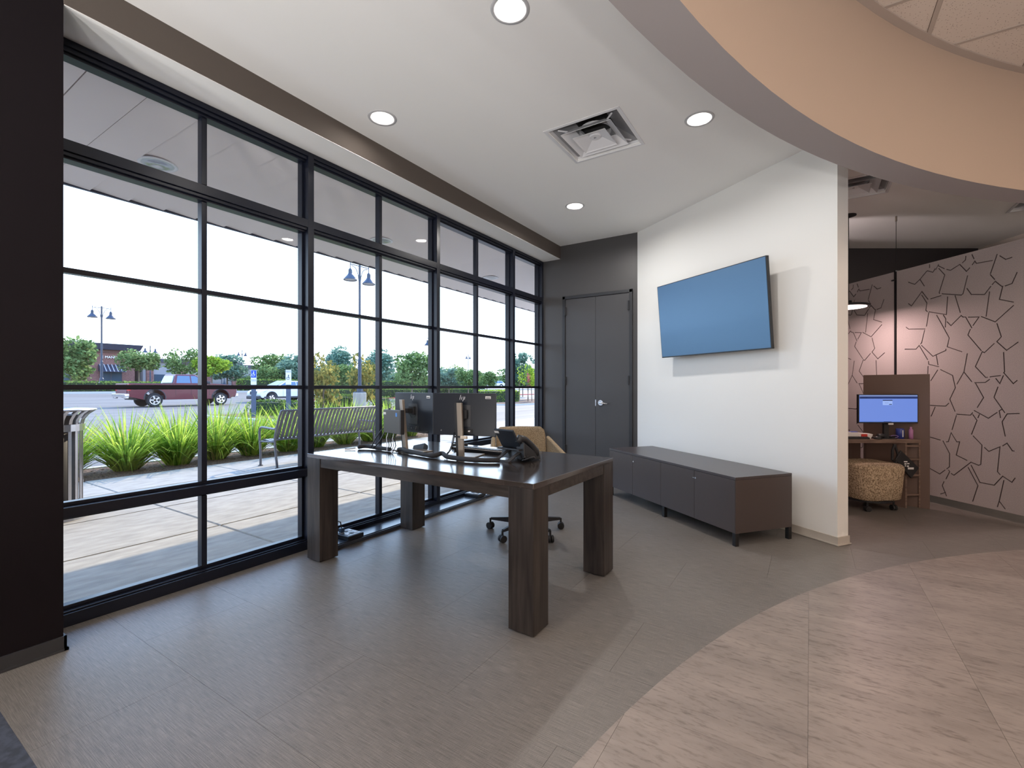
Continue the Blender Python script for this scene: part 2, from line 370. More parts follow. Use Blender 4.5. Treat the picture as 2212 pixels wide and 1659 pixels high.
# stone-look tiles inside the circle
circ = [(CX + CR * cos(a * pi / 90), CY + CR * sin(a * pi / 90)) for a in range(180)]
x = -1.1815; kx = 0
while x < 5.6:
    yy = 1.763 - 1.2 * 4 + (.6 if kx % 2 == 0 else 0)
    while yy < 6.6:
        g = .0005
        pl = clip_poly([(x + g, yy + g), (min(x + .5875, 5.63) - g, yy + g), (min(x + .5875, 5.63) - g, yy + 1.2 - g), (x + g, yy + 1.2 - g)], circ)
        if len(pl) > 2 and yy > -3: B().prism(pl, -.003, .0025).build('tile', M_STONE, fl)
        yy += 1.2
    x += .5875; kx += 1
B().box(-2.967, -6.3, -.003, -.5, .44, .001).build('carpet', M_CARPET, fl)
# ceiling with the round opening, lamp holes and diffuser holes
LAMPS = [(-1.328, 2.052), (-2.658, 2.372), (-.69, 3.649), (-2.171, 4.664), (-1.9, -.4), (-1.6, -2.9), (-2.2, -4.9), (2.75, 6.95)]
VENTS = [(-1.44, 3.472, .305), (.365, 5.745, .305), (2.18, 7.19, .305)]
arc = [(RX + RR * cos(R(a)), RY + RR * sin(R(a))) for a in range(270, 89, -2)]
outer = [(-3.3, -6.35), (5.63, -6.35)] + arc + [(5.63, 10.5), (-3.3, 10.5)]
holes = [[(x + .094 * cos(2 * pi * i / 32), y + .094 * sin(2 * pi * i / 32)) for i in range(32)] for x, y in LAMPS]
holes += [[(x - r + .03, y - r + .03), (x + r - .03, y - r + .03), (x + r - .03, y + r - .03), (x - r + .03, y + r - .03)] for x, y, r in VENTS]
st(holed('ceiling', outer, holes, H, M_CEIL, .016))
# roof deck above everything
st(B().box(-3.45, -6.5, 3.75, 5.9, 10.7, 3.9).build('trim_4', M_BACKDARK), 'roof deck above the ceiling')
# ring bulkhead: underside, outer skirt, tan inner face
b = bmesh.new(); n_ = 96; A0, A1 = R(88), R(272)
def rp(cx, cy, r, i, z):
    a = A0 + (A1 - A0) * i / n_; return b.verts.new((cx + r * cos(a), cy + r * sin(a), z))
o_lo = [rp(RX, RY, RR, i, 2.6) for i in range(n_ + 1)]; o_hi = [rp(RX, RY, RR, i, 3.26) for i in range(n_ + 1)]; i_lo = [rp(IX, IY, IR, i, 2.6) for i in range(n_ + 1)]
for i in range(n_):
    b.faces.new((o_lo[i], o_lo[i + 1], i_lo[i + 1], i_lo[i])); b.faces.new((o_lo[i], o_lo[i + 1], o_hi[i + 1], o_hi[i]))
bmesh.ops.recalc_face_normals(b, faces=b.faces[:]); me = bpy.data.meshes.new('ring'); b.to_mesh(me); b.free(); me.materials.append(M_RING)
ring = bpy.data.objects.new('trim_1', me); COL.objects.link(ring); st(ring, 'grey curved ceiling bulkhead'); shade_auto(ring)
b = bmesh.new()
a_ = [rp(IX, IY, IR, i, 2.6) for i in range(n_ + 1)]; c_ = [rp(IX, IY, IR, i, 3.44) for i in range(n_ + 1)]
d_ = [rp(IX, IY, IR + .012, i, 3.44) for i in range(n_ + 1)]; e_ = [rp(IX, IY, IR + .012, i, 2.601) for i in range(n_ + 1)]
for i in range(n_):
    b.faces.new((a_[i], a_[i + 1], c_[i + 1], c_[i])); b.faces.new((d_[i], d_[i + 1], e_[i + 1], e_[i]))
bmesh.ops.recalc_face_normals(b, faces=b.faces[:]); me = bpy.data.meshes.new('cove'); b.to_mesh(me); b.free(); me.materials.append(M_PEACH)
cv = bpy.data.objects.new('cove_face', me); COL.objects.link(cv); cv.parent = ring; shade_auto(cv)
# acoustic ceiling with its grid
ac = st(B().prism([(IX + (IR + .2) * cos(R(a)), IY + (IR + .2) * sin(R(a))) for a in range(90, 272, 3)], 3.46, 3.5).build('ceiling_rotunda', M_TILE))
icirc = [(IX + (IR - .035) * cos(R(a)), IY + (IR - .035) * sin(R(a))) for a in range(0, 360, 3)]
gx0, gy0, P = .010, 3.415 - .61 * 6, .605
tilemesh = B().box(.014, .014, .003, P - .014, P - .014, .018).mesh('acoustic_tile', None)
def perf():
    m = mat('perforated_tile', (.60, .52, .46), .9); nt = m.node_tree; b_ = nt.nodes['Principled BSDF']; g = N(m, 'ShaderNodeNewGeometry'); v = N(m, 'ShaderNodeTexVoronoi'); v.inputs['Scale'].default_value = 75
    nz = N(m, 'ShaderNodeTexNoise'); nz.inputs['Scale'].default_value = 40; rp_ = N(m, 'ShaderNodeValToRGB'); nt.links.new(g.outputs['Position'], v.inputs[0]); nt.links.new(v.outputs['Distance'], rp_.inputs[0])
    rp_.color_ramp.elements[0].position = .13; rp_.color_ramp.elements[0].color = (.26, .2, .17, 1); rp_.color_ramp.elements[1].position = .24; rp_.color_ramp.elements[1].color = (.60, .52, .46, 1)
    nt.links.new(rp_.outputs[0], b_.inputs['Base Color']); return m
M_PERF = perf()
tilemesh.materials.append(M_PERF)
for i in range(0, 9):
    for j in range(-2, 17):
        x, y = gx0 + i * P, gy0 + (j - 4) * P
        cs = [(x + a * P, y + c * P) for a in (0, 1) for c in (0, 1)]
        ins = [math.hypot(px - IX, py - IY) < IR - .04 for px, py in cs]
        if all(ins): link_copy(bpy.data.objects.new('tmp', tilemesh), 'acoustic_tile', ac, (x, y, 3.41))
        elif any(ins):
            pl = clip_poly([(x + .014, y + .014), (x + P - .014, y + .014), (x + P - .014, y + P - .014), (x + .014, y + P - .014)], icirc)
            if len(pl) > 2: B().prism(pl, 3.413, 3.428).build('acoustic_tile', M_PERF, ac)
for o in [o for o in bpy.data.objects if o.name.startswith('tmp')]: bpy.data.objects.remove(o)
gb = B()
for i in range(0, 10):
    x = gx0 + i * P; dx = x - IX
    if abs(dx) < IR: hy = math.sqrt(IR * IR - dx * dx) - .01; gb.box(x - .012, IY - hy, 3.408, x + .012, IY + hy, 3.414)
for j in range(-7, 14):
    y = gy0 + j * P; dy = y - IY
    if abs(dy) < IR: hx = math.sqrt(IR * IR - dy * dy) - .01; gb.box(IX - hx, y - .012, 3.4085, 5.63, y + .012, 3.4145)
gb.build('ceiling_grid', M_GRID, ac)
b = B()
for i in range(n_):
    a0 = A0 + (A1 - A0) * i / n_; a1 = A0 + (A1 - A0) * (i + 1) / n_
    q = [(IX + r * cos(a), IY + r * sin(a)) for r, a in ((IR - .045, a0), (IR, a0), (IR, a1), (IR - .045, a1))]
    b.prism(q, 3.404, 3.416)
b.build('edge_trim', M_GRID, ac)
# walls
def wall(name, x0, y0, x1, y1, m, z0=0, z1=3.75, label=None): return st(B().box(x0, y0, z0, x1, y1, z1).build(name, m), label)
wall('wall_west', -3.44, -6.4, XW - .001, .704, M_STUCCO)
wall('wall_west_far', -3.44, YD + .12, XW - .001, 10.6, M_STUCCO)
wall('wall_west_top', -3.44, .704, XW - .001, YD + .12, M_STUCCO, 3.052)
wall('wall_south', -3.4, -6.5, 5.8, -6.35, M_CREAM)
wall('wall_east', 5.63, -6.4, 5.8, 10.6, M_CREAM)
wall('wall_far', -3.4, 10.45, 5.8, 10.6, M_CREAM)
st(B().box(XW, -6.35, 0, -2.967, .704, H).build('wall_column', M_COLUMN), 'dark brown wall pier beside the windows')
bh = st(B().box(XW, .704, HS + .006, XS, YD, H + .002).build('trim_2', M_SOFFIT, bevel=.003), 'taupe bulkhead above the windows')
B().box(XW, .706, HS + .002, XS - .003, YD, HS + .006).build('underside', M_CEIL, bh)
bw = B().box(-2.967, -6.35, .012, -2.957, .714, .068).box(XW + .02, .704, .012, -2.957, .714, .068).box(-2.967, -6.35, .0015, -2.951, .72, .012).box(XW + .02, .704, .0015, -2.951, .72, .012).build('baseboard_column', M_BASEDK); st(bw)
# charcoal wall with the closet doors
st(B().box(XW, YD, 0, -1.864, YD + .12, H).build('wall_north', M_DARKWALL), 'charcoal wall with double doors')
st(B().box(-1.98, YD + .1, 0, -1.864, 7.0, H).build('wall_closet', M_CREAM))
# white television wall
W0 = Vector((.1804, 4.4367)); C0 = Vector((-1.8641, 5.8897)); nw = Vector((-.579, -.8153)); dw = (C0 - W0).normalized()
Wb = W0 - nw * .127; Cb = C0 - nw * .127
st(B().prism([tuple(W0), tuple(Wb), tuple(Cb), tuple(C0)], 0, H + .002).build('wall_television', M_WALL), 'white partition wall')
# end face is lit from the warm side: same paint, wrapped by a cove base
o1, o2 = .008, .016
def basepoly(o): return [tuple(W0 + nw * o - dw * o), tuple(Wb - nw * o - dw * o), tuple(Cb - nw * o), tuple(Cb), tuple(Wb), tuple(W0), tuple(C0), tuple(C0 + nw * o)]
b = B()
for o_, z0, z1 in ((o1, .012, .068), (o2, .003, .012)):
    p0 = W0 + nw * o_ - dw * o_
    b.prism([tuple(p0), tuple(W0 - dw * o_ * 0 + Vector((0, 0))), tuple(C0), tuple(C0 + nw * o_)], z0, z1)
    b.prism([tuple(p0), tuple(Wb - nw * o_ - dw * o_), tuple(Wb), tuple(W0)], z0, z1)
st(b.build('baseboard_television', M_BASE))
# back room walls
Fv = Vector((-.5398, .8418)); Rv = Vector((.8418, .5398))
P0_, P1_ = Fv * 6.65 + Rv * 1.9, Fv * 6.65 + Rv * 6.67
st(B().prism([tuple(P0_), tuple(P1_), tuple(P1_ + Fv * .12 + Rv * .08), tuple(P0_ + Fv * .12)], 0, H + .002).build('wall_back', M_BACKDARK), 'near-black back wall')
d2 = Vector((.465, -.885)); P2_ = P1_ + d2 * 7.75; n2 = Vector((.885, .465))
st(B().prism([tuple(P1_), tuple(P2_), tuple(P2_ + n2 * .12), tuple(P1_ + n2 * .12)], 0, 3.74).build('wall_gallery', M_CREAM), 'cream back wall')
# ---------------------------------------------------------------- storefront windows
bays = [(.704, 2.18), (2.18, 3.64), (3.64, 5.10), (5.10, YD)]
for bi, (y0, y1) in enumerate(bays):
    w = struct('window_%d' % (bi + 1)); last = bi == 3
    fy0 = y0 + (.0 if bi == 0 else .025); fy1 = y1 - (.0 if last else .025)
    # members of this bay; the thick mullion at its far side belongs to it
    def part(nm, *bx, m=M_FRAME, bev=.002):
        b = B()
        for q in bx: b.box(*q)
        return b.build(nm, m, w, bevel=bev)
    XB = XW - .125
    if bi == 0: part('jamb', (XB, y0, .0, XW, y0 + .045, HS), (XW - .11, y0 + .045, .06, XW - .05, y0 + .062, 3.0))
    mull = ((XB, y1 - .045, 0, XW, y1, HS), (XW - .11, y1 - .062, .06, XW - .05, y1 - .045, 3.0)) if last else ((XB, y1 - .025, 0, XW, y1 + .025, HS), (XW - .11, y1 - .042, .06, XW - .055, y1 + .042, 3.0))
    part('mullion', *mull)
    g0, g1 = (y0 + .045 if bi == 0 else y0 + .025), (y1 - .045 if last else y1 - .025)
    part('sill', (XB, g0, .0, XW, g1, .066), (XW - .10, g0, .066, XW - .018, g1, .074), (XW - .105, g0, .074, XW - .055, g1, .094))
    part('transom', (XB, g0, .562, XW, g1, .617), (XW - .105, g0, .617, XW - .055, g1, .636), (XW - .105, g0, .545, XW - .055, g1, .562))
    part('transom', (XB, g0, 2.467, XW, g1, 2.527), (XW - .105, g0, 2.527, XW - .055, g1, 2.545), (XW - .105, g0, 2.435, XW - .03, g1, 2.462), (XW - .03, g0, 2.447, XW - .012, g1, 2.467))
    part('head', (XB, g0, 3.013, XW, g1, HS), (XW - .105, g0, 2.975, XW - .03, g1, 3.004), (XW - .03, g0, 2.99, XW - .012, g1, 3.013))
    mids = [] if last else [(y0 + y1) / 2 + (.0 if bi else .0)]
    if bi == 0: mids = [1.45]
    ed = [g0] + mids + [g1]
    for ym in mids:
        part('muntin', (XW - .10, ym - .016, .094, XW - .045, ym + .016, .545), (XW - .10, ym - .016, .636, XW - .045, ym + .016, 2.435), (XW - .10, ym - .016, 2.545, XW - .045, ym + .016, 2.975))
    for zc in (1.242, 1.858):
        for a, c in zip(ed, ed[1:]): part('muntin', (XW - .10, a + .012, zc - .014, XW - .05, c - .012, zc + .014))
    rows = [(.094, .545), (.636, 1.228), (1.256, 1.844), (1.872, 2.435), (2.545, 2.975)]
    for a, c in zip(ed, ed[1:]):
        for r0, r1 in rows: B().box(XW - .081, a + .008, r0 - .003, XW - .075, c - .008, r1 + .003).build('pane', GLASS, w)
st(B().box(-3.44, .704, -.02, XW - .125, YD + .1, .06).build('trim_3', M_CONC), 'outer window kerb')
# low raceway along the window
b = B().box(XW + .001, 2.21, 0, -3.060, 4.75, .034).box(-3.060, 2.21, 0, -3.047, 4.75, .028)
o = tag(b.build('cable_raceway', mat('satin_black_raceway', (.04, .05, .07), .25, spec=.9), bevel=.003), 'low black cable raceway running along the foot of the windows', 'raceway')
def power_strip(x, y, rz, label, cord):
    t = thing('power_strip', label, 'power strip', (x, y, .034), rz)
    B().box(-.095, -.075, 0, .095, .075, .034).build('housing', M_BLACK, t, bevel=.006)
    B().box(-.082, -.062, .034, .082, .062, .036).build('face_plate', mat('grey_face_plate', (.12, .13, .15), .3), t)
    for i in (-1, 1):
        for j in (-1, 0, 1): B().box(i * .036 - .017, j * .04 - .013, .036, i * .036 + .017, j * .04 + .013, .0385).build('socket', M_BLACKM if (i + j) % 2 else M_WHITEPL, t, bevel=.002)
    if cord:
        B().box(-.055, -.055, .0385, -.02, -.02, .075).build('plug', mat('blue_grey_plug', (.05, .09, .16), .3), t, bevel=.005)
        B().tube([(-.038, -.038, .07), (-.05, -.04, .12), (-.09, -.06, .13), (-.13, -.09, .09), (-.14, -.1, .03)], .005).build('cord', M_BLACK, t)
power_strip(-3.14, 2.45, 0, 'black power strip with plug on the raceway behind the desk leg', True)
power_strip(-3.135, 4.13, .05, 'black power strip with pale sockets on the raceway beyond the desk', False)
# ---------------------------------------------------------------- double doors
d = struct('door_1', None, (0, YD, 0)); FX0, FX1, FZ = -2.925, -1.925, 2.51
B().box(FX0, -.022, 0, FX0 + .042, 0, FZ).box(FX1 - .042, -.022, 0, FX1, 0, FZ).box(FX0, -.022, FZ - .042, FX1, 0, FZ).build('door_frame', M_DOORFRAME, d, bevel=.003)
xm = -2.434
for nm, a, c in (('door_leaf', FX0 + .045, xm - .0015), ('door_leaf', xm + .0015, FX1 - .045)): B().box(a, -.008, .01, c, 0, FZ - .045).build(nm, M_DOOR, d, bevel=.0015)
for x in (FX0 + .046, FX1 - .046):
    for z in (2.30, 1.33, .38): B().box(x - .017, -.028, z - .057, x + .012, -.009, z + .057).cyl((x - .003, -.03, z - .06), (x - .003, -.03, z + .06), .009, seg=10).build('hinge', M_DOORFRAME, d)
hd = B().cyl((xm + .075, -.008, 1.033), (xm + .075, -.02, 1.033), .036, seg=24).cyl((xm + .075, -.02, 1.033), (xm + .075, -.062, 1.033), .013, seg=16).build('handle', M_CHROME, d)
shade_auto(hd)
B().tube([(xm + .075, -.058, 1.033), (xm + .10, -.066, 1.033), (xm + .14, -.062, 1.028), (xm + .18, -.05, 1.02)], [.011, .011, .009, .008], 10).build('lever', M_CHROME, hd)
B().box(xm - .004, -.0095, .99, xm + .006, -.0075, 1.075).build('latch_plate', M_CHROME, d)
# ---------------------------------------------------------------- recessed lamps
def downlight(x, y, label, power, col=NEUT, z=H, mr=None):
    t = thing('recessed_lamp', label, 'ceiling lamp', (x, y, z), 0, None)
    tr = B().lathe([(.076, .004), (.084, -.004), (.101, -.004), (.104, 0), (.104, .0005)], 40, cap=False).build('trim_ring', mat('grey_trim_ring', (.5, .5, .51), .35), t, smooth=True)
    B().lathe([(.077, .004), (.068, .05), (.05, .1), (0, .1)], 32, cap=False).build('reflector', M_REFLECT, t, smooth=True)
    l = area('lamp_light', (0, 0, .012), power, .13, col); l.parent = t
    return t
LL = ['round recessed lamp nearest the camera at the top edge of the ceiling', 'round recessed lamp beside the taupe window bulkhead', 'round recessed lamp between the square air diffuser and the curved bulkhead', 'smallest round recessed lamp in front of the charcoal door wall']
for i, (x, y) in enumerate(LAMPS): downlight(x, y, (LL + ['round recessed lamp out of view beside the dark pier', 'round recessed lamp out of view farther behind the dark pier', 'round recessed lamp out of view near the south wall', 'round recessed lamp out of view by the cream back wall'])[i], LP[i], NEUT)
# ---------------------------------------------------------------- air diffusers
M_DUCT = mat('dark_duct', (.02, .02, .02), .8)
def diffuser(x, y, r, label):
    t = thing('air_diffuser', label, 'air vent', (x, y, H), 0)
    def fr(a0, z0, a1, z1, th=.004):
        b = B()
        for k in range(4):
            M = Matrix.Rotation(k * pi / 2, 4, 'Z')
            b.hull([(-a0, -a0, z0), (a0, -a0, z0), (a1, -a1, z1), (-a1, -a1, z1), (-a0, -a0, z0 + th), (a0, -a0, z0 + th), (a1, -a1, z1 + th), (-a1, -a1, z1 + th)], ((3, 2, 1, 0), (4, 5, 6, 7), (0, 1, 5, 4), (1, 2, 6, 5), (2, 3, 7, 6), (3, 0, 4, 7)), M)
        return b
    fr(r, -.006, r - .022, -.008).build('frame', M_WHITEMET, t)
    fr(r - .022, -.008, r - .036, .03).build('frame_lip', M_WHITEMET, t)
    fr(r - .036, .03, .13, .11).build('back_pan', mat('shade_grey_pan', (.28, .28, .29), .5), t)  # pan greyed so its colour carries the shade of the cavity
    B().lathe([(.132, .105), (.128, .2), (0, .2)], 28, cap=False).build('duct', M_DUCT, t, smooth=True)
    c1 = fr(.205, -.020, .196, -.012, .003); c2 = fr(.196, -.012, .128, .045, .003)
    c1.build('cone_lip', M_WHITEMET, t); c2.build('cone', M_WHITEMET, t)
    B().lathe([(.126, .045), (.118, .07)], 28, cap=False).build('cone_collar', M_WHITEMET, t, smooth=True)
    fr(.135, -.034, .128, -.026, .003).build('inner_cone_lip', M_WHITEMET, t)
    b = B(); a = .128
    b.hull([(-a, -a, -.026), (a, -a, -.026), (a, a, -.026), (-a, a, -.026), (-.045, -.045, .012), (.045, -.045, .012), (.045, .045, .012), (-.045, .045, .012)], ((0, 1, 5, 4), (1, 2, 6, 5), (2, 3, 7, 6), (3, 0, 4, 7), (4, 5, 6, 7)))
    b.build('inner_cone', M_WHITEMET, t)
    B().lathe([(.0, .0), (.042, .0), (.045, .012)], 24, cap=False).build('centre_disc', M_WHITEMET, t)
    B().lathe([(0, -.006), (.010, -.004), (.012, .002)], 12, cap=False).build('screw', M_CHROME, t)
    for k in range(4):
        M = Matrix.Rotation(k * pi / 2 + pi / 4, 4, 'Z'); B().box(.23, -.005, .012, .31, .005, .02, M).build('strut', M_WHITEMET, t)
diffuser(*VENTS[0], 'white square air diffuser with round dark neck in the middle of the white ceiling')
diffuser(*VENTS[1], 'square air diffuser half hidden behind the end of the white wall')
diffuser(*VENTS[2], 'square air diffuser cut by the right end of the curved bulkhead')

# added fill uplights, unseen behind the camera, put in to brighten the lobby ceiling
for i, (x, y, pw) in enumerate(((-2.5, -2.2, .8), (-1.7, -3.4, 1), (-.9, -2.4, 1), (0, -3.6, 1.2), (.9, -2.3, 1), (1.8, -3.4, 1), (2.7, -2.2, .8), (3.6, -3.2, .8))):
    t = thing('fill_uplight', '%s added out-of-view fill uplight behind the camera, counted from the dark pier' % ['first', 'second', 'third', 'fourth', 'fifth', 'sixth', 'seventh', 'eighth'][i], 'fill light', (x, y, .0012))
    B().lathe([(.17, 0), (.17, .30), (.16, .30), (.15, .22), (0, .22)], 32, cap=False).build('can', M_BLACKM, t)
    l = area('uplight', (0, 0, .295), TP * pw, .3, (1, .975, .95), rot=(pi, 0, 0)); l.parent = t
# ================================================================ FURNITURE
t = thing('desk', 'large dark-stained oak desk with thick square legs in front of the windows', 'desk', (-1.1485, 1.987, 0), -.0223)
DL, DW, LG = 1.914, 1.041, .152
B().box(-DL, 0, .735, 0, DW, .764).build('desktop', M_WOODTOP, t, bevel=.0025)
for x, y in ((-DL, 0), (-LG, 0), (-DL, DW - LG), (-LG, DW - LG)):
    lg = B().box(x + .001, y + .001, .008, x + LG - .001, y + LG - .001, .735).build('leg', M_WOODV, t, bevel=.002)
    B().box(x + .02, y + .02, 0, x + LG - .02, y + LG - .02, .008).build('glide', M_BLACKM, lg)
for q in ((-DL + LG, .006, -LG, .03), (-DL + LG, DW - .03, -LG, DW - .006)): B().box(q[0], q[1], .675, q[2], q[3], .735).build('apron', M_WOOD, t, bevel=.0015)
for q in ((-DL + .006, LG, -DL + .03, DW - LG), (-.03, LG, -.006, DW - LG)): B().box(q[0], q[1], .675, q[2], q[3], .735).build('apron', M_WOOD, t, bevel=.0015)
ZT = .7642
# ---- credenza
t = thing('credenza', 'long low brown-grey credenza with four doors under the television', 'cabinet', (-.4881, 3.9789, 0), 2.4739)
CLn, CWd = 1.867, .587
B().box(0, -CWd, .518, CLn, 0, .539).build('worktop', M_CREDT, t, bevel=.0015)
B().box(.004, -CWd + .004, .10, CLn - .004, -.022, .518).build('carcass', M_CRED, t)
B().box(-.0, -CWd, .10, .006, -.002, .517).build('side_panel', M_CRED, t, bevel=.001)
ed = [.003, .459, .925, 1.40, CLn - .003]
for i in range(4):
    dr = B().box(ed[i] + .0015, -.021, .102, ed[i + 1] - .0015, 0, .516).build('door', M_CRED, t, bevel=.001)
    if i in (0, 2):
        x = ed[i + 1] - .018
        B().cyl((x, 0, .455), (x, .004, .455), .008, seg=14).build('lock', M_CHROME, dr)
B().box(.452, .0, .452, .476, .005, .458).build('lock_tab', M_CHROME, t)
for x in (.0, .87, CLn - .035):
    for y in (-.035, -CWd + .002): B().box(x, y, 0, x + .034, y + .034, .10).build('leg', M_BLKMET, t, bevel=.002)
# ---- television
t = thing('television', 'large wall-hung flat television with blue reflections on its tilted screen', 'television', (-.871, 4.992, 1.98), -.599)
s_ = bpy.data.objects.new('screen_head', None)
TW, TH = .695, .405
M5 = Matrix.Rotation(R(5), 4, 'X')
B().box(-TW, -.004, -TH, TW, .028, TH, M5).build('casing', M_BLACK, t, bevel=.002)
B().box(-TW + .008, -.006, -TH + .012, TW - .008, -.0035, TH - .008, M5).build('screen', M_TVS, t)
B().box(-TW + .1, .028, -TH + .05, TW - .1, .055, TH - .15, M5).build('rear_cover', M_BLACKM, t, bevel=.006)
B().box(-.3, .05, -.15, .3, .12, .18).box(-.26, .03, -.2, -.22, .1, .22).box(.22, .03, -.2, .26, .1, .22).build('wall_bracket', M_BLKMET, t)
# ---- monitors
def hp_mark(parent, x, y, z, s=1):                              # the four slanted strokes of the maker's emblem
    b = B()
    for x0, z0, x1, z1 in ((-.020, -.012, -.010, .020), (-.007, -.012, -.001, .008), (.004, -.024, .014, .009), (.016, -.012, .022, .008)):
        b.hull([(x + s * x0, y, z + s * z0), (x + s * (x0 + .003), y, z + s * z0), (x + s * (x1 + .003), y, z + s * z1), (x + s * x1, y, z + s * z1),
                (x + s * x0, y - .001, z + s * z0), (x + s * (x0 + .003), y - .001, z + s * z0), (x + s * (x1 + .003), y - .001, z + s * z1), (x + s * x1, y - .001, z + s * z1)],
               ((0, 1, 2, 3), (4, 5, 6, 7), (0, 1, 5, 4), (1, 2, 6, 5), (2, 3, 7, 6), (3, 0, 4, 7)))
    b.build('emblem', mat('bright_emblem', (.85, .86, .9), .35), parent)
M_MONB = mat('monitor_back', (.012, .015, .023), .3, spec=.55)
M_LABEL = mat('asset_label', (.75, .74, .72), .5)
def monitor(label, cx, cy, rz, colx, coly, ctop, mount_z, ln=0):
    t = thing('monitor', label, 'monitor', (cx, cy, ZT), rz)
    w, h, zc = .24, .147, 1.054 - ZT
    sh = B().box(-w, -.008, zc - h, w, .012, zc + h).build('rear_shell', M_MONB, t, bevel=.003)
    B().box(-w + .004, .012, zc - h + .004, w - .004, .0135, zc + h - .004).build('screen', mat('dark_display', (.01, .01, .012), .15), t)
    pl = B().box(-.055, -.0105, zc - .085, .055, -.008, zc + .065).build('mount_plate', mat('mount_plate_grey', (.04, .042, .048), .35), t, bevel=.002)
    B().tube([(.04 * cos(a * pi / 12), -.0115, zc + .0 + .04 * sin(a * pi / 12)) for a in range(25)], .0008, 5).build('groove_ring', M_BLACKM, t)
    B().box(-.07, -.01, zc - .128, .07, -.0075, zc - .1).build('port_bay', M_BLACKM, t)
    for k in range(4): B().box(-.055 + k * .03, -.0112, zc - .12, -.038 + k * .03, -.0098, zc - .11).build('port', M_CHROME if k % 2 else M_BLACK, t)
    B().cyl((-.175, -.008, zc - .115), (-.175, -.0095, zc - .115), .006, seg=12).build('lock_slot', M_CHROME, t)
    hp_mark(t, -.012, -.0085, zc + .114, 1.0)
    lb = B().box(.165, -.0092, zc + .108, .205, -.0078, zc + .126).build('asset_label', M_LABEL, t)
    B().box(.169, -.0098, zc + .112, .201, -.0091, zc + .117).build('print_lines', M_BLACKM, lb)
    # stand (silver column with a black spine, leaning a touch), arm and foot
    B().frus([(colx + .01, coly - .008, .008), (colx + .048, coly - .008, .008), (colx + .048, coly + .014, .008), (colx + .01, coly + .014, .008)],
             [(colx - .006 - ln, coly - .008, ctop), (colx + .032 - ln, coly - .008, ctop), (colx + .032 - ln, coly + .014, ctop), (colx - .006 - ln, coly + .014, ctop)]).build('stand_column', M_SILVER, t, bevel=.002)
    B().frus([(colx - .008, coly - .004, .008), (colx + .0095, coly - .004, .008), (colx + .0095, coly + .024, .008), (colx - .008, coly + .024, .008)],
             [(colx - .024 - ln, coly - .004, ctop), (colx - .0065 - ln, coly - .004, ctop), (colx - .0065 - ln, coly + .024, ctop), (colx - .024 - ln, coly + .024, ctop)]).build('stand_spine', M_BLACK, t)
    B().box(colx - .015, coly + .012, mount_z - .017, colx + .03, -.009, mount_z + .017).box(-.03, -.03, mount_z - .03, .035, -.009, mount_z + .03).build('stand_arm', M_BLACKM, t, bevel=.003)
    B().box(colx - .09, coly - .012, 0, colx + .13, coly + .17, .008).build('stand_foot', M_SILVER, t, bevel=.003)
    return t
m1 = monitor('right-hand black monitor seen from behind, its label at the top corner by the desk chair', -2.02, 2.535, .208, -.022, -.056, .371, .29)
m2 = monitor('left-hand black monitor seen from behind with the small computer on its stand', -2.491, 2.528, -.176, -.012, -.085, .386, .305, .038)
# cable tie and usb block on the right stand
B().box(-.035, -.074, .135, .03, -.066, .145).box(-.035, -.074, .135, -.028, -.03, .145).build('cable_tie', M_BLACK, m1)
B().box(.012, -.085, .128, .06, -.066, .148).build('usb_block', mat('pale_usb_block', (.72, .62, .5), .4), m1, bevel=.003)
B().tube([(-.06, -.02, .17), (-.05, -.05, .14), (-.052, -.06, .1), (-.066, -.07, .05), (-.09, -.09, .01)], .004).tube([(-.07, -.02, .16), (-.06, -.05, .13), (-.066, -.06, .08), (-.075, -.08, .04), (-.1, -.1, .01)], .003).build('stand_cable', M_BLACK, m1)
B().tube([(.085, -.04, .19), (.1, -.06, .165), (.13, -.05, .155), (.16, -.03, .15), (.19, -.012, .155)], .005).build('signal_cable', M_BLACK, m2)
# mini computer
t = thing('mini_computer', 'small grey desktop computer hanging behind the left monitor stand', 'computer', (-2.577, 2.398, .905), -.245)
B().box(-.11, -.016, 0, .128, .012, .172).build('case', mat('warm_dark_grey_case', (.09, .085, .08), .4, metal=.3), t, bevel=.004)
B().box(.1285, -.016, -.002, .142, .014, .174).build('side_bezel', M_BLACK, t, bevel=.003)
B().box(-.108, -.0175, .135, -.072, -.016, .152).build('asset_label', M_LABEL, t)
B().box(.07, -.0175, .125, .092, -.016, .152).build('blue_sticker', mat('blue_sticker', (.1, .3, .75), .3), t)
B().box(-.06, -.006, .172, -.04, .004, .182).build('antenna_stub', M_BLACK, t)
for k in range(5): B().tube([(-.07 + k * .028, 0, 0), (-.075 + k * .03, -.01, -.04), (-.05 + k * .022, -.02 + .006 * k, -.09), (-.03 + k * .02, -.03, -.135)], .004, 6).build('cable', M_BLACK if k % 3 else mat('pale_cable', (.5, .55, .65), .4), t)
B().tube([(-.1, .0, .035), (-.13, -.02, .02), (-.17, -.05, -.05), (-.2, -.06, -.1), (-.24, -.05, -.125)], .0045, 6).tube([(-.1, .01, .025), (-.12, 0, .0), (-.16, -.02, -.07), (-.19, -.04, -.11), (-.22, -.05, -.125)], .0045, 6).build('power_cable', M_BLACK, t)
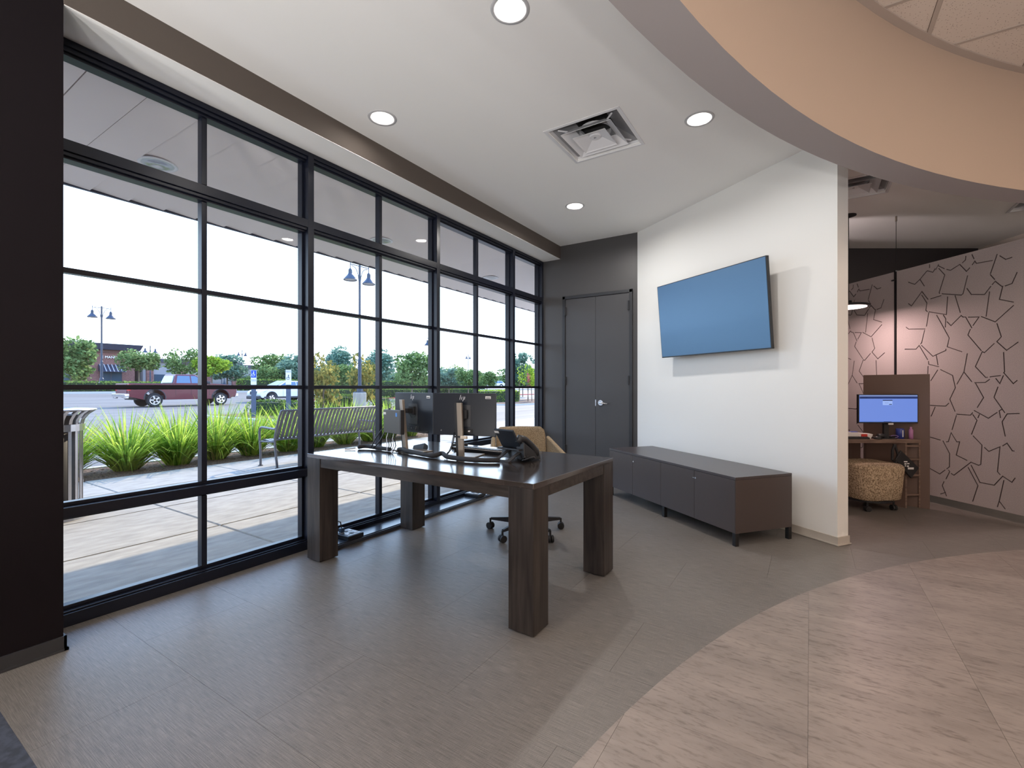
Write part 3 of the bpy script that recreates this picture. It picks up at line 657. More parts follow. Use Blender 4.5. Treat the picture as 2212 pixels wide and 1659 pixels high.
# cable sleeves
M_SLEEVE = mat('black_braided_sleeve', (.018, .018, .022), .6, bump=(500, .5))
S1 = [(-2.922, 2.365), (-2.90, 2.42), (-2.76, 2.425), (-2.605, 2.409)]
S2 = [(-2.562, 2.437), (-2.515, 2.43), (-2.418, 2.40), (-2.146, 2.342), (-2.10, 2.395), (-2.013, 2.353), (-1.848, 2.34), (-1.731, 2.37), (-1.645, 2.425)]
def smooth(p, n=6):
    p = [Vector(q) for q in p]; out = []
    for i in range(len(p) - 1):
        a, b_, c, d_ = p[max(i - 1, 0)], p[i], p[i + 1], p[min(i + 2, len(p) - 1)]
        for k in range(n):
            u = k / n; out.append(.5 * ((2 * b_) + (c - a) * u + (2 * a - 5 * b_ + 4 * c - d_) * u * u + (3 * b_ - a - 3 * c + d_) * u ** 3))
    return out + [p[-1]]
p = smooth([(x, y, ZT + .017 + (.004 if i == 1 else 0)) for i, (x, y) in enumerate(S1)])
o = tag(B().tube(p, [.009 if i in (0, len(p) - 1) else .0155 for i in range(len(p))], 12).build('cable_sleeve', M_SLEEVE, smooth=True), 'short braided black cable sleeve at the window end of the desk', 'cable')
B().tube([(-2.93, 2.35, ZT + .012), (-2.955, 2.31, ZT + .008), (-2.975, 2.285, ZT + .008)], .005).build('plug_end', M_CHROME, o)
zz = [0, .006, .003, 0, .012, .002, 0, 0, 0]
p = smooth([(x, y, ZT + .017 + zz[i]) for i, (x, y) in enumerate(S2)])
tag(B().tube(p, [.010 if i in (0, len(p) - 1) else .0155 for i in range(len(p))], 12).build('cable_sleeve', M_SLEEVE, smooth=True), 'long wavy braided black cable sleeve in front of the monitors', 'cable')
tag(B().tube([(-2.62, 2.41, ZT + .012), (-2.59, 2.42, ZT + .01), (-2.555, 2.435, ZT + .012)], .006, 8).build('grey_cable', mat('grey_cable', (.4, .4, .42), .4)), 'short grey cable joining the two black sleeves', 'cable')
# keyboard, mouse, headset, wrist rest on the far side of the monitors
M_KEYG = mat('grey_keyboard_edge', (.42, .40, .39), .4)
t = thing('keyboard', 'low black keyboard with pale rim beyond the right monitor stand', 'keyboard', (-2.05, 2.77, ZT), -.06)
B().frus([(-.22, -.05, .0), (.22, -.05, .0), (.22, .09, 0), (-.22, .09, 0)], [(-.22, -.06, .022), (.22, -.06, .022), (.22, .09, .008), (-.22, .09, .008)]).build('body', M_BLACK, t, bevel=.002)
B().frus([(-.221, -.062, .022), (.221, -.062, .022), (.221, .09, .0085), (-.221, .09, .0085)], [(-.221, -.062, .027), (.221, -.062, .027), (.221, .09, .0125), (-.221, .09, .0125)]).build('pale_rim', M_KEYG, t)
kb = B()
for r_ in range(5):
    for c_i in range(15):
        x = -.2 + c_i * .0268; y = -.05 + r_ * .024; z = .027 - .0145 * (y + .06) / .15
        kb.box(x, y, z, x + .0225, y + .02, z + .006)
st(kb.build('keys', M_BLACK, t), None, 'stuff')
t = thing('mouse', 'black mouse beyond the right monitor, left of the desk phone', 'mouse', (-1.72, 2.86, ZT), .5)
B().lathe([(0, .034), (.014, .032), (.026, .024), (.032, .008), (.031, 0)], 20, Matrix.Diagonal((1, 1.7, 1, 1))).build('body', M_BLACK, t, smooth=True)
t = thing('stapler', 'dark rounded stapler on the glossy desk beneath the left monitor', 'stapler', (-2.31, 2.84, ZT), .3)
B().box(-.07, -.016, 0, .07, .016, .012).build('foot', M_BLACK, t, bevel=.004)
B().frus([(-.065, -.013, .014), (.07, -.013, .02), (.07, .013, .02), (-.065, .013, .014)], [(-.06, -.011, .032), (.068, -.011, .044), (.068, .011, .044), (-.06, .011, .032)]).build('arm', M_BLACK, t, bevel=.005)
t = thing('business_card_holder', 'small grey curved card holder beside the left monitor stand', 'card holder', (-2.52, 2.62, ZT), .1)
B().hull([(-.05, -.03, 0), (.05, -.03, 0), (.05, .04, 0), (-.05, .04, 0), (-.045, -.025, .032), (.065, -.02, .058), (.05, .04, .03), (-.045, .04, .024)], ((3, 2, 1, 0), (4, 5, 6, 7), (0, 1, 5, 4), (1, 2, 6, 5), (2, 3, 7, 6), (3, 0, 4, 7))).build('tray', mat('slate_plastic', (.07, .09, .12), .35), t, bevel=.006)
# ---- desk telephone seen from behind
t = thing('desk_phone', 'black desk telephone with raised display, seen from its rear', 'telephone', (-1.605, 2.605, ZT), -.22); t.scale = (1.2, 1.2, 1.15)
PB = M_BLACK
B().frus([(-.105, -.05, .012), (.06, -.05, .012), (.06, .10, .004), (-.105, .10, .004)], [(-.105, -.03, .085), (.06, -.03, .085), (.06, .10, .022), (-.105, .10, .022)]).build('body', PB, t, bevel=.004)
scr = B().frus([(-.10, -.045, .075), (.045, -.045, .075), (.045, -.030, .070), (-.10, -.030, .070)], [(-.10, -.108, .175), (.045, -.108, .175), (.045, -.096, .181), (-.10, -.096, .181)]).build('display', mat('slate_black_plastic', (.02, .026, .036), .3), t, bevel=.003)
B().box(-.105, -.075, .062, .06, -.03, .072).build('display_shelf', PB, t, bevel=.002)
B().frus([(-.092, -.1055, .155), (-.058, -.1055, .155), (-.058, -.1045, .155), (-.092, -.1045, .155)], [(-.092, -.1125, .168), (-.058, -.1125, .168), (-.058, -.111, .168), (-.092, -.111, .168)]).build('asset_label', M_LABEL, scr)
hs = B().tube([(.040, -.058, .105), (.042, -.046, .130), (.048, -.015, .122), (.056, .025, .088), (.062, .055, .05), (.063, .062, .025)], [.018, .023, .018, .018, .022, .018], 12).build('handset', PB, t, smooth=True)
B().frus([(.015, -.05, .012), (.080, -.05, .012), (.080, .085, .002), (.015, .085, .002)], [(.015, -.05, .112), (.075, -.05, .112), (.075, .075, .025), (.015, .075, .025)]).build('cradle', PB, t, bevel=.005)
B().frus([(-.085, -.12, 0), (.03, -.12, 0), (.03, -.10, 0), (-.085, -.10, 0)], [(-.085, -.12, .008), (.03, -.12, .008), (.03, -.10, .008), (-.085, -.10, .008)]).frus([(-.085, -.125, 0), (-.062, -.125, 0), (-.062, -.115, 0), (-.085, -.115, 0)], [(-.06, -.04, .06), (-.037, -.04, .06), (-.037, -.03, .06), (-.06, -.03, .06)]).frus([(.005, -.125, 0), (.03, -.125, 0), (.03, -.115, 0), (.005, -.115, 0)], [(.03, -.04, .06), (.055, -.04, .06), (.055, -.03, .06), (.03, -.03, .06)]).build('stand', mat('dark_grey_stand', (.05, .048, .05), .4), t)
coil = [(.090 + .022 * cos(a * .9) * .5 + .02 * sin(a * .13), -.03 - .03 * cos(a * .13) + .008 * sin(a * .9), .014 + .012 * abs(sin(a * .13)) + .006 * cos(a * .9)) for a in range(60)]
B().tube(coil, .0035, 6).build('coiled_cord', M_BLACK, t, smooth=True)
# ---- desk chair
t = thing('desk_chair', 'beige tweed swivel armchair on a black star base behind the desk', 'chair', (-2.05, 3.415, 0), R(42))
def slab(name, prof, m, parent, bev=.012):                      # prof: list of (inner xyz pairs) -> thick quads
    return B().frus(*prof).build(name, m, parent, bevel=bev, seg=3)
st_ = B().frus([(-.25, -.24, .40), (.25, -.24, .40), (.25, .24, .40), (-.25, .24, .40)], [(-.25, -.26, .49), (.25, -.26, .49), (.25, .24, .49), (-.25, .24, .49)]).build('seat', M_TWEED, t, bevel=.03, seg=3)
# curved back with rounded upper corners
bk = B(); nx = 18; rows_ = [(.42, .0), (.50, .01), (.60, .02), (.70, .035), (.80, .05), (.855, .058), (.88, .06)]
fr_, bk_ = [], []
for zi, (z, ly) in enumerate(rows_):
    hwid = .225 - (0 if zi < 5 else (.012 if zi == 5 else .04))
    f_, r_ = [], []
    for i in range(nx + 1):
        u = -1 + 2 * i / nx; x = u * hwid; yb = .265 - .07 * u * u + ly; th = .03 if zi < 6 else .018
        f_.append(bk.b.verts.new((x, yb - th, z))); r_.append(bk.b.verts.new((x, yb + th, z - .0)))
    fr_.append(f_); bk_.append(r_)
for a in range(len(rows_) - 1):
    for i in range(nx):
        bk.b.faces.new((fr_[a][i], fr_[a][i + 1], fr_[a + 1][i + 1], fr_[a + 1][i])); bk.b.faces.new((bk_[a][i], bk_[a][i + 1], bk_[a + 1][i + 1], bk_[a + 1][i]))
    bk.b.faces.new((fr_[a][0], bk_[a][0], bk_[a + 1][0], fr_[a + 1][0])); bk.b.faces.new((fr_[a][nx], bk_[a][nx], bk_[a + 1][nx], fr_[a + 1][nx]))
for i in range(nx):
    bk.b.faces.new((fr_[-1][i], fr_[-1][i + 1], bk_[-1][i + 1], bk_[-1][i])); bk.b.faces.new((fr_[0][i], fr_[0][i + 1], bk_[0][i + 1], bk_[0][i]))
bk.build('backrest', M_TWEED, t, smooth=True)
for s in (-1, 1):
    a = [(s * .228, .25, .42), (s * .262, .255, .42), (s * .30, -.20, .42), (s * .262, -.20, .42)]
    c = [(s * .232, .235, .80), (s * .268, .24, .80), (s * .345, -.22, .655), (s * .305, -.22, .655)]
    ar = B().frus(a, c).build('arm', M_TWEED, t, bevel=.014, seg=3)
B().cyl((0, 0, .10), (0, 0, .38), .028, .025, 16).box(-.12, -.12, .37, .12, .12, .402).build('pedestal', M_BLACK, t)
for k in range(5):
    a = R(-136 + 72 * k); ca_, sa_ = cos(a), sin(a); M = Matrix.Rotation(a, 4, 'Z')
    sp = B().frus([(.02, -.022, .07), (.32, -.013, .082), (.32, .013, .082), (.02, .022, .07)], [(.02, -.02, .135), (.32, -.012, .102), (.32, .012, .102), (.02, .02, .135)], M).build('base_spoke', M_BLACK, t, bevel=.003)
    B().cyl((.325 * ca_, .325 * sa_, .05), (.325 * ca_, .325 * sa_, .095), .009, seg=8).build('caster_stem', M_BLACK, sp)
    q = Vector((.325 * ca_, .325 * sa_, .029)); ax = Vector((cos(a + 1.2), sin(a + 1.2), 0))
    shade_auto(B().cyl(q - ax * .024, q - ax * .004, .029, seg=20).cyl(q + ax * .004, q + ax * .024, .029, seg=20).build('caster', M_BLACKM, sp))
# ================================================================ BACK ROOM
K0 = Vector((.963, 6.296)); KR = .5702
ksk = thing('workstation_desk', 'narrow brown laminate workstation with tall divider and open shelves', 'desk', (K0.x, K0.y, 0), KR)
dv0, dv1 = Vector((-.324, .36)), Vector((.041, -.05)); dd_ = (dv1 - dv0).normalized(); dn = Vector((-dd_.y, dd_.x))
B().prism([tuple(dv0), tuple(dv1), tuple(dv1 + dn * .022), tuple(dv0 + dn * .022)], 0, 1.376).build('divider', M_KIOSK, ksk, bevel=.001)
B().prism([(-1.0, 0), (-.006, 0), (-.33, .362), (-1.0, .46)], .668, .706).build('worktop', M_KIOSKW, ksk, bevel=.001)
B().prism([(-.163, .002), (-.145, .002), (-.145, .155), (-.163, .173)], 0, .667).build('side_panel', M_KIOSKW, ksk)
B().box(-.024, .002, 0, -.007, .004, .667).build('shelf_stile', M_KIOSKW, ksk)
for z in (.628, .49, .325, .125): B().prism([(-.144, .003), (-.024, .003), (-.024, .015), (-.144, .145)], z, z + .018).build('shelf', M_KIOSKW, ksk)
B().prism([(-.163, .005), (-.163, .03), (-.305, .345), (-.32, .335)], 0, .667).build('knee_panel', M_KIOSK, ksk)
B().box(-.98, .38, .05, -.34, .40, .667).build('modesty_panel', M_KIOSK, ksk)
def kt(x, y, z): v = Matrix.Rotation(KR, 4, 'Z') @ Vector((x, y, z)); return (K0.x + v.x, K0.y + v.y, z)
t = thing('monitor', 'lit monitor showing a pale blue page on the brown workstation', 'monitor', kt(-.338, .0, .706), KR)
B().box(-.306, .002, .165, .306, .03, .462).build('casing', M_BLACK, t, bevel=.002)
M_LCD = mat('lit_display', (.02, .03, .06), .3, emit=(.17, .29, .80), estr=.85)
sc_ = B().box(-.298, -.001, .178, .298, .0018, .455).build('screen', M_LCD, t)
B().box(-.297, -.002, .441, .297, -.0011, .454).build('browser_bar', mat('display_pale_bar', (0, 0, 0), .4, emit=(.30, .40, .75), estr=.7), sc_)
B().box(-.297, -.002, .418, .297, -.0011, .440).build('header_bar', mat('display_navy', (.0, .0, .0), .4, emit=(.012, .03, .13), estr=1), sc_)
B().box(-.06, -.002, .352, .04, -.0011, .405).build('dialog_box', mat('display_dialog', (0, 0, 0), .4, emit=(.33, .47, .9), estr=1), sc_)
B().box(-.06, -.0026, .396, .04, -.0021, .405).box(.006, -.0026, .356, .034, -.0021, .363).box(-.04, -.0026, .374, 0, -.0021, .376).box(-.285, -.0026, .426, -.22, -.0021, .432).box(-.05, -.0026, .180, .03, -.0021, .184).build('display_text', mat('display_dark_text', (0, 0, 0), .4, emit=(.01, .02, .08), estr=1), sc_)
B().box(-.297, -.002, .178, .297, -.0011, .187).build('task_bar', mat('display_taskbar', (0, 0, 0), .4, emit=(.10, .2, .6), estr=1), sc_)
B().box(.0, -.001, .150, .052, .004, .166).build('asset_label', M_LABEL, t)
B().box(-.02, .03, .01, .03, .055, .32).build('stand_column', M_BLACK, t); B().box(-.09, .01, 0, .1, .15, .01).build('stand_foot', M_BLACK, t)
t = thing('keyboard', 'black keyboard on the brown workstation beside the white wall', 'keyboard', kt(-.72, .05, .706), KR)
B().box(-.2, -.04, 0, .2, .09, .018).build('body', M_BLACK, t, bevel=.003)
kb = B()
for r_ in range(5):
    for c_i in range(15): kb.box(-.195 + c_i * .026, -.033 + r_ * .024, .018, -.173 + c_i * .026, -.014 + r_ * .024, .024)
st(kb.build('keys', M_BLACKM, t), None, 'stuff')
t = thing('mouse', 'small black mouse in front of the lit monitor', 'mouse', kt(-.43, .02, .706), KR)
B().lathe([(0, .03), (.016, .028), (.026, .018), (.03, 0)], 16, Matrix.Diagonal((1.4, 1, 1, 1))).build('body', M_BLACK, t, smooth=True)
t = thing('brochure_bag', 'white folded paper bag with red and blue print on the workstation', 'bag', kt(-.57, .09, .706), KR)
B().hull([(-.15, -.03, 0), (.1, -.03, 0), (.1, .04, 0), (-.15, .04, 0), (-.13, -.02, .07), (.12, -.035, .045), (.12, .03, .05), (-.13, .03, .07)], ((3, 2, 1, 0), (4, 5, 6, 7), (0, 1, 5, 4), (1, 2, 6, 5), (2, 3, 7, 6), (3, 0, 4, 7))).build('paper', mat('white_paper', (.75, .72, .72), .6), t, bevel=.004)
B().box(-.005, -.0395, .012, .055, -.0335, .048).build('red_print', mat('red_print', (.6, .04, .03), .5), t)
B().box(-.1, -.02, .0665, -.03, .02, .072).build('blue_print', mat('blue_print', (.05, .1, .6), .5), t)
t = thing('scanner', 'dark hand scanner with looped cable on the workstation', 'scanner', kt(-.33, .035, .706), KR)
B().tube([(-.09, 0, .03), (-.04, .0, .035), (.02, .01, .025), (.09, .01, .012)], [.022, .02, .012, .009], 10).build('body', M_BLACK, t, smooth=True)
B().tube([(.09 + .04 * sin(a * .3), .01, .012 + .012 * (1 - cos(a * .3))) for a in range(22)], .003, 6).build('cord', mat('violet_cable', (.3, .2, .5), .4), t)
M_BLUECAN = mat('deep_blue_print', (.03, .05, .28), .4)
t = thing('wipes_canister', 'blue printed canister behind the lit monitor', 'canister', kt(-.16, .07, .706), KR)
B().lathe([(.036, 0), (.036, .10), (.03, .106), (0, .106)], 20).build('body', M_BLUECAN, t, smooth=True); B().box(-.006, -.0375, .02, .004, -.036, .09).build('white_print', M_WHITEPL, t)
t = thing('lotion_bottle', 'slim pink and blue bottle against the brown divider', 'bottle', kt(-.085, .025, .706), KR)
B().lathe([(.02, 0), (.02, .095), (.009, .105), (.009, .125), (0, .125)], 16).build('body', mat('pinkish_plastic', (.45, .2, .4), .3), t, smooth=True)
# black pouch hanging on a hook
t = thing('hanging_pouch', 'black fabric pouch with white lettering hanging from a hook on the workstation', 'pouch', kt(-.27, -.012, 0), KR)
B().cyl((-.02, .02, .655), (-.02, -.01, .655), .005, seg=8).build('hook', M_CHROME, t)
B().tube([(-.02, -.008, .655), (-.045, -.012, .60), (-.05, -.014, .50), (-.02, -.016, .46), (.01, -.014, .55), (-.02, -.008, .655)], .012, 8).build('strap', M_BLACKM, t)
B().hull([(-.03, -.03, .50), (.03, -.03, .60), (.21, -.035, .42), (.13, -.035, .31), (-.03, -.012, .50), (.03, -.012, .60), (.21, -.012, .42), (.13, -.012, .31)], ((0, 1, 2, 3), (4, 5, 6, 7), (0, 1, 5, 4), (1, 2, 6, 5), (2, 3, 7, 6), (3, 0, 4, 7))).build('pouch_body', M_BLACKM, t, bevel=.008)
wl = B()
for q in ((.05, .478, .085, .49), (.055, .455, .075, .468), (.082, .458, .105, .47), (.06, .435, .07, .448), (.08, .43, .1, .445), (.09, .405, .15, .425)): wl.box(q[0], -.0385, q[1], q[2], -.036, q[3])
wl.build('lettering', M_WHITEPL, t)
# ottoman
t = thing('ottoman', 'speckled beige boucle ottoman stool on black casters at the workstation', 'stool', (.495, 6.04, 0), .70)
b = B(); n_o = 40
def oring(s_, z): return [b.b.verts.new((s_ * .262 * (1 + .10 * cos(4 * a) * -1) * cos(a), s_ * .262 * (1 - .10 * cos(4 * a)) * sin(a), z)) for a in [2 * pi * i / n_o for i in range(n_o)]]
rg = [oring(s_, z) for s_, z in ((.9, .115), (.95, .125), (1.0, .25), (1.03, .36), (1.05, .42), (1.03, .45), (.95, .468), (.6, .478))]
for p_, q_ in zip(rg, rg[1:]):
    for i in range(n_o): b.b.faces.new((p_[i], p_[(i + 1) % n_o], q_[(i + 1) % n_o], q_[i]))
b.b.faces.new(rg[0][::-1]); b.b.faces.new(rg[-1]); b.build('cushion', M_BOUCLE, t, smooth=True)
B().lathe([(.2, .085), (.22, .09), (.22, .113), (.2, .116)], 24).build('base_plate', M_BLACK, t)
for k in range(4):
    a = pi / 4 + k * pi / 2 + .03; q = Vector((.215 * cos(a), .215 * sin(a), .028)); ax = Vector((cos(a + .6), sin(a + .6), 0))
    c_ = B().cyl(q + Vector((0, 0, .02)), q + Vector((0, 0, .06)), .008, seg=8).build('caster_stem', M_BLACK, t)
    shade_auto(B().cyl(q - ax * .022, q - ax * .003, .028, seg=18).cyl(q + ax * .003, q + ax * .022, .028, seg=18).build('caster', M_BLACKM, c_))
# pendant lamps (second one hangs out of view behind the white wall)
def pendant(x, y, label, pw):
    t = thing('pendant_lamp', label, 'pendant lamp', (x, y, 0), 0)
    B().lathe([(.075, H - .002), (.075, H - .012), (.02, H - .03), (0, H - .03)], 24).build('canopy', M_BLACKM, t)
    B().cyl((0, 0, 2.24), (0, 0, H - .02), .004, seg=8).build('cord', M_BLACKM, t)
    B().lathe([(0, 2.245), (.03, 2.24), (.035, 2.20), (.19, 2.19), (.2, 2.18), (.2, 2.165), (.17, 2.165)], 40, cap=False).build('shade', M_BLACKM, t, smooth=False)
    B().lathe([(0, 2.166), (.172, 2.166), (.172, 2.160), (0, 2.155)], 40, cap=False).build('diffuser', mat('pink_lit_diffuser', (.8, .7, .7), .5, emit=(1, .74, .70), estr=6), t)
    l = area('pendant_light', (0, 0, 2.150), pw, .33, (1, .70, .66)); l.parent = t
pendant(.375, 6.619, 'black disc pendant lamp glowing pink above the workstation', 15)
# hidden wall-mounted uplight that washes the ceiling by the back wall
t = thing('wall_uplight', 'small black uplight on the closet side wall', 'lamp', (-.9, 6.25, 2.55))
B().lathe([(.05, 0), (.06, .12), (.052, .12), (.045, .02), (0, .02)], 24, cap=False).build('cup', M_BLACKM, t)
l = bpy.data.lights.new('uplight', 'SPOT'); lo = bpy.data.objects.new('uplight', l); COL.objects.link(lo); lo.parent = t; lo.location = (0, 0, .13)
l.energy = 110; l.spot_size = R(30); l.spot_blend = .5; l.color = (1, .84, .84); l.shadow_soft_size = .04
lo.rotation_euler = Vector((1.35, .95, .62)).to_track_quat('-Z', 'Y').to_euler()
# ---- felt panels with cut lines
CUTS = "154,2427 224,2388 282,2431 350,2497 364,2504 421,2475 443,2505|285,2425 328,2349|386,2565 386,2533|152,2186 186,2154 303,2292 368,2195|303,2251 357,2157 346,2079 362,2062|382,2057 558,1999 570,2181|399,2194 503,2207|490,2234 485,2242 541,2415|482,2500 541,2419|452,2498 478,2541 479,2527 537,2484|563,2469 599,2451 687,2489 749,2403 777,2429|516,2225 702,2174 718,2187 758,2355|754,2230 792,2164 908,2139 960,2206|974,2223 998,2248 1051,2187 1059,2187|802,2456 824,2486 839,2459 974,2451|958,2319 992,2267|1079,2186 1131,2196 1169,2288|1056,2182 1032,2069 1141,2024|1141,1991 998,1862 882,1930|950,2156 922,1928|643,2180 691,2001|566,1922 603,1878 700,1968 718,1950 741,1947 796,1832|768,1941 861,1929 809,1854|528,2000 552,1956 547,1871|461,2007 586,1753 566,1663 706,1601|377,2046 353,1905|125,1923 154,1897 337,1876|332,1862 300,1728 289,1718|112,1674 237,1664 273,1703 364,1542|300,1700 421,1573 552,1625 553,1638|456,1579 473,1480|375,1520 377,1490 479,1460|370,1467 367,1390|783,1817 762,1764 879,1600|1012,1843 1047,1716 1011,1673 1089,1585 1176,1651|890,1587 908,1577 988,1656|885,1579 829,1445 918,1336 932,1338|1065,1566 1073,1385 1066,1378 1141,1275 1169,1302|957,1341 1039,1351|756,1576 726,1397 661,1275|729,1391 796,1297|469,1423 399,1313|501,1427 618,1364 645,1237 592,1117 641,996|824,1286 915,1288 949,1315|833,1277 900,1141 847,1045|1004,1323 1035,1276 1063,1349|1019,1242 988,1146 1073,1006|316,1047 551,1044 581,1075|443,1029 403,931|820,1011 941,943 1012,1002|863,973 852,943|1040,957 1030,1019 1052,1035|1185,1003 1093,994 1053,917 1078,787|659,966 786,964 803,988|807,970 843,916 795,776|654,951 614,805|558,671 577,675 604,772 659,683 686,688 654,548 752,510|810,759 886,679 876,488 857,477 790,497 632,338 607,350|909,657 944,625 1036,680 1016,444 1036,421|1059,693 1093,722 1133,657 1147,656|357,711 496,684|525,677 589,554 588,416 563,392|388,366 491,324 544,375|581,380 590,367 555,286|534,252 517,209 558,109|501,116 550,142|765,439 851,277 806,114|792,465 868,312 990,310 1058,409 1130,366 1154,408|1067,369 1030,169 1016,112|1033,165 1076,109|1036,2478 1082,2432 1128,2437|1013,2498 959,2332|743,2556 739,2519 713,2500|799,2556 816,2512"
PP0 = Vector((.8386, 6.954)); PD = Vector((.6426, -.7662)); prz = math.atan2(PD.y, PD.x)
polys = [[tuple(float(v) / 1000 for v in p.split(',')) for p in s.split()] for s in CUTS.split('|')]
def felt_panel(u0, u1, shift, label):
    t = thing('felt_panel', label, 'acoustic panel', (PP0.x, PP0.y, 0), prz)
    front = B().box(u0, 0, .08, u1, .014, 2.585).mesh('felt', M_FELT)
    fo = bpy.data.objects.new('felt_sheet', front); COL.objects.link(fo)
    cb = bmesh.new()
    for pl in polys:
        q = [Vector((u + shift, z)) for u, z in pl]
        q = [v for v in q]
        if any(v.x < u0 + .02 or v.x > u1 - .02 for v in q): continue
        w_ = .0042; n = len(q); L_, R_ = [], []
        for i in range(n):
            a = (q[i] - q[i - 1]).normalized() if i else None; c = (q[i + 1] - q[i]).normalized() if i < n - 1 else None
            if a is None: nn_ = Vector((-c.y, c.x)); k_ = 1; e_ = -c * w_
            elif c is None: nn_ = Vector((-a.y, a.x)); k_ = 1; e_ = a * w_
            else:
                na, nc = Vector((-a.y, a.x)), Vector((-c.y, c.x)); nn_ = (na + nc); k_ = 1
                if nn_.length < .3: nn_ = na
                nn_.normalize(); k_ = min(1 / max(nn_.dot(na), .4), 2); e_ = Vector((0, 0))
            L_.append(q[i] + nn_ * w_ * k_ + e_); R_.append(q[i] - nn_ * w_ * k_ + e_)
        for i in range(n - 1):                                 # one closed prism per stroke
            loop = [L_[i], L_[i + 1], R_[i + 1], R_[i]]
            # slightly stretch so strokes overlap cleanly
            v0 = [cb.verts.new((p_.x, -.02, p_.y)) for p_ in loop]; v1 = [cb.verts.new((p_.x, .011, p_.y)) for p_ in loop]
            cb.faces.new(v0); cb.faces.new(v1[::-1])
            for k in range(4): cb.faces.new((v0[k], v1[k], v1[(k + 1) % 4], v0[(k + 1) % 4]))
    bmesh.ops.recalc_face_normals(cb, faces=cb.faces[:])
    cm = bpy.data.meshes.new('cutter'); cb.to_mesh(cm); cb.free(); cm.materials.append(M_FELTBK); co = bpy.data.objects.new('cutter', cm); COL.objects.link(co)
    md = fo.modifiers.new('cut', 'BOOLEAN'); md.operation = 'DIFFERENCE'; md.object = co; md.solver = 'EXACT'; md.use_self = True; md.material_mode = 'TRANSFER'
    dg = bpy.context.evaluated_depsgraph_get(); me = bpy.data.meshes.new_from_object(fo.evaluated_get(dg)); fo.modifiers.clear(); fo.data = me
    bpy.data.objects.remove(co); fo.parent = t
    B().box(u0 + .004, .0142, .085, u1 - .004, .022, 2.58).build('backing', M_FELTBK, t)
    return t
felt_panel(.012, 1.31, 0, 'pinkish-grey felt panel with angular cut lines nearest the camera')
felt_panel(-1.2, -.012, -1.319, 'pinkish-grey felt panel with cut lines left of the hanging post')
for u, z in ((.3, 2.58), (1.1, 2.58), (-.3, 2.58), (-1.1, 2.58)):
    pass
t = thing('panel_post', 'slim black hanging post between the two felt panels', 'post', (PP0.x, PP0.y, 0), prz)
B().box(-.009, -.012, .05, .009, .03, 2.60).build('post', M_BLKMET, t)
B().cyl((0, .005, 2.6), (0, .005, H - .05), .003, seg=6).build('cable', M_BLKMET, t)
B().cyl((0, .005, H - .06), (0, .005, H + .001), .01, seg=10).build('ceiling_anchor', M_SILVER, t)
B().cyl((-.03, -.02, 2.485), (.005, -.02, 2.485), .009, seg=10).build('clamp_knob', M_BLKMET, t)
for u, lb in ((1.29, 'slim hanging post at the far end of the nearer felt panel'), (-1.18, 'slim hanging post at the hidden end of the farther felt panel')):
    t = thing('panel_post', lb, 'post', (PP0.x + PD.x * u, PP0.y + PD.y * u, 0), prz)
    B().box(-.009, .016, .0, .009, .04, 2.60).build('post', M_BLKMET, t); B().cyl((0, .028, 2.6), (0, .028, H), .003, seg=6).build('cable', M_BLKMET, t)
bpy.data.objects.remove(s_)
# rotunda lamps (recessed in the acoustic ceiling, some out of view)
for i, (x, y, pw) in enumerate(((1.55, 1.25, 60), (3.4, 1.25, 70), (1.55, -1.8, 50), (3.4, -1.8, 60), (3.4, 3.6, 75), (1.9, 3.05, 45), (3.4, -4.4, 50))):
    t = thing('recessed_lamp', 'recessed lamp out of view in the raised acoustic ceiling, number %s from the ring' % ['one', 'two', 'three', 'four', 'five', 'six', 'seven'][i], 'ceiling lamp', (x, y, 3.405))
    B().lathe([(.085, 0), (.085, -.006), (.108, -.006), (.11, .0)], 32, cap=False).build('trim_ring', M_WHITEMET, t)
    l = area('lamp_light', (0, 0, -.004), pw * RLP, .16, WARM); l.parent = t
# ================================================================ OUTDOORS
GX = [(-200, 1.25), (-120, 1.22), (-67, 1.18), (-50, .95), (-42.6, .78), (-34, .10), (-22, .05), (-14, -.05), (-9.5, -.12), (60, -.12)]
def gz(X):
    for (a, za), (b_, zb) in zip(GX, GX[1:]):
        if a <= X <= b_: return za + (zb - za) * (X - a) / (b_ - a)
    return -.12
b = B(); xs_ = [-400] + [g[0] for g in GX[:-1]] + [-9.5]; xs_ = sorted(set(xs_)); zs_ = [gz(x) if x > -200 else 1.25 for x in xs_]
prev = None
for x, z in zip(xs_, zs_):
    cur = (b.b.verts.new((x, -150, z)), b.b.verts.new((x, 400, z)))
    if prev: b.b.faces.new((prev[0], cur[0], cur[1], prev[1]))
    prev = cur
st(b.build('ground', M_ASPH), 'pale weathered parking lot surface')
st(B().box(-9.5, -60, -.30, -3.44, 120, -.06).build('ground_strip', M_MULCH), 'soil beneath the walk')
# sidewalk slabs
sw = struct('sidewalk'); xe = [-3.45, -4.50, -5.68, -6.92, -8.10]; sm = {}
def slab_piece(x0, y0, x1, y1):
    k_ = (round(x1 - x0, 3), round(y1 - y0, 3))
    if k_ not in sm:
        w_, l_ = k_; g = .006; c_ = .012
        sm[k_] = B().frus([(g, g, -.1), (w_ - g, g, -.1), (w_ - g, l_ - g, -.1), (g, l_ - g, -.1)], [(g, g, -c_), (w_ - g, g, -c_), (w_ - g, l_ - g, -c_), (g, l_ - g, -c_)]).frus([(g, g, -c_), (w_ - g, g, -c_), (w_ - g, l_ - g, -c_), (g, l_ - g, -c_)], [(g + .008, g + .008, 0), (w_ - g - .008, g + .008, 0), (w_ - g - .008, l_ - g - .008, 0), (g + .008, l_ - g - .008, 0)]).mesh('slab', M_CONC)
    o = bpy.data.objects.new('slab', sm[k_]); COL.objects.link(o); o.parent = sw; o.location = (x0, y0, -.008)
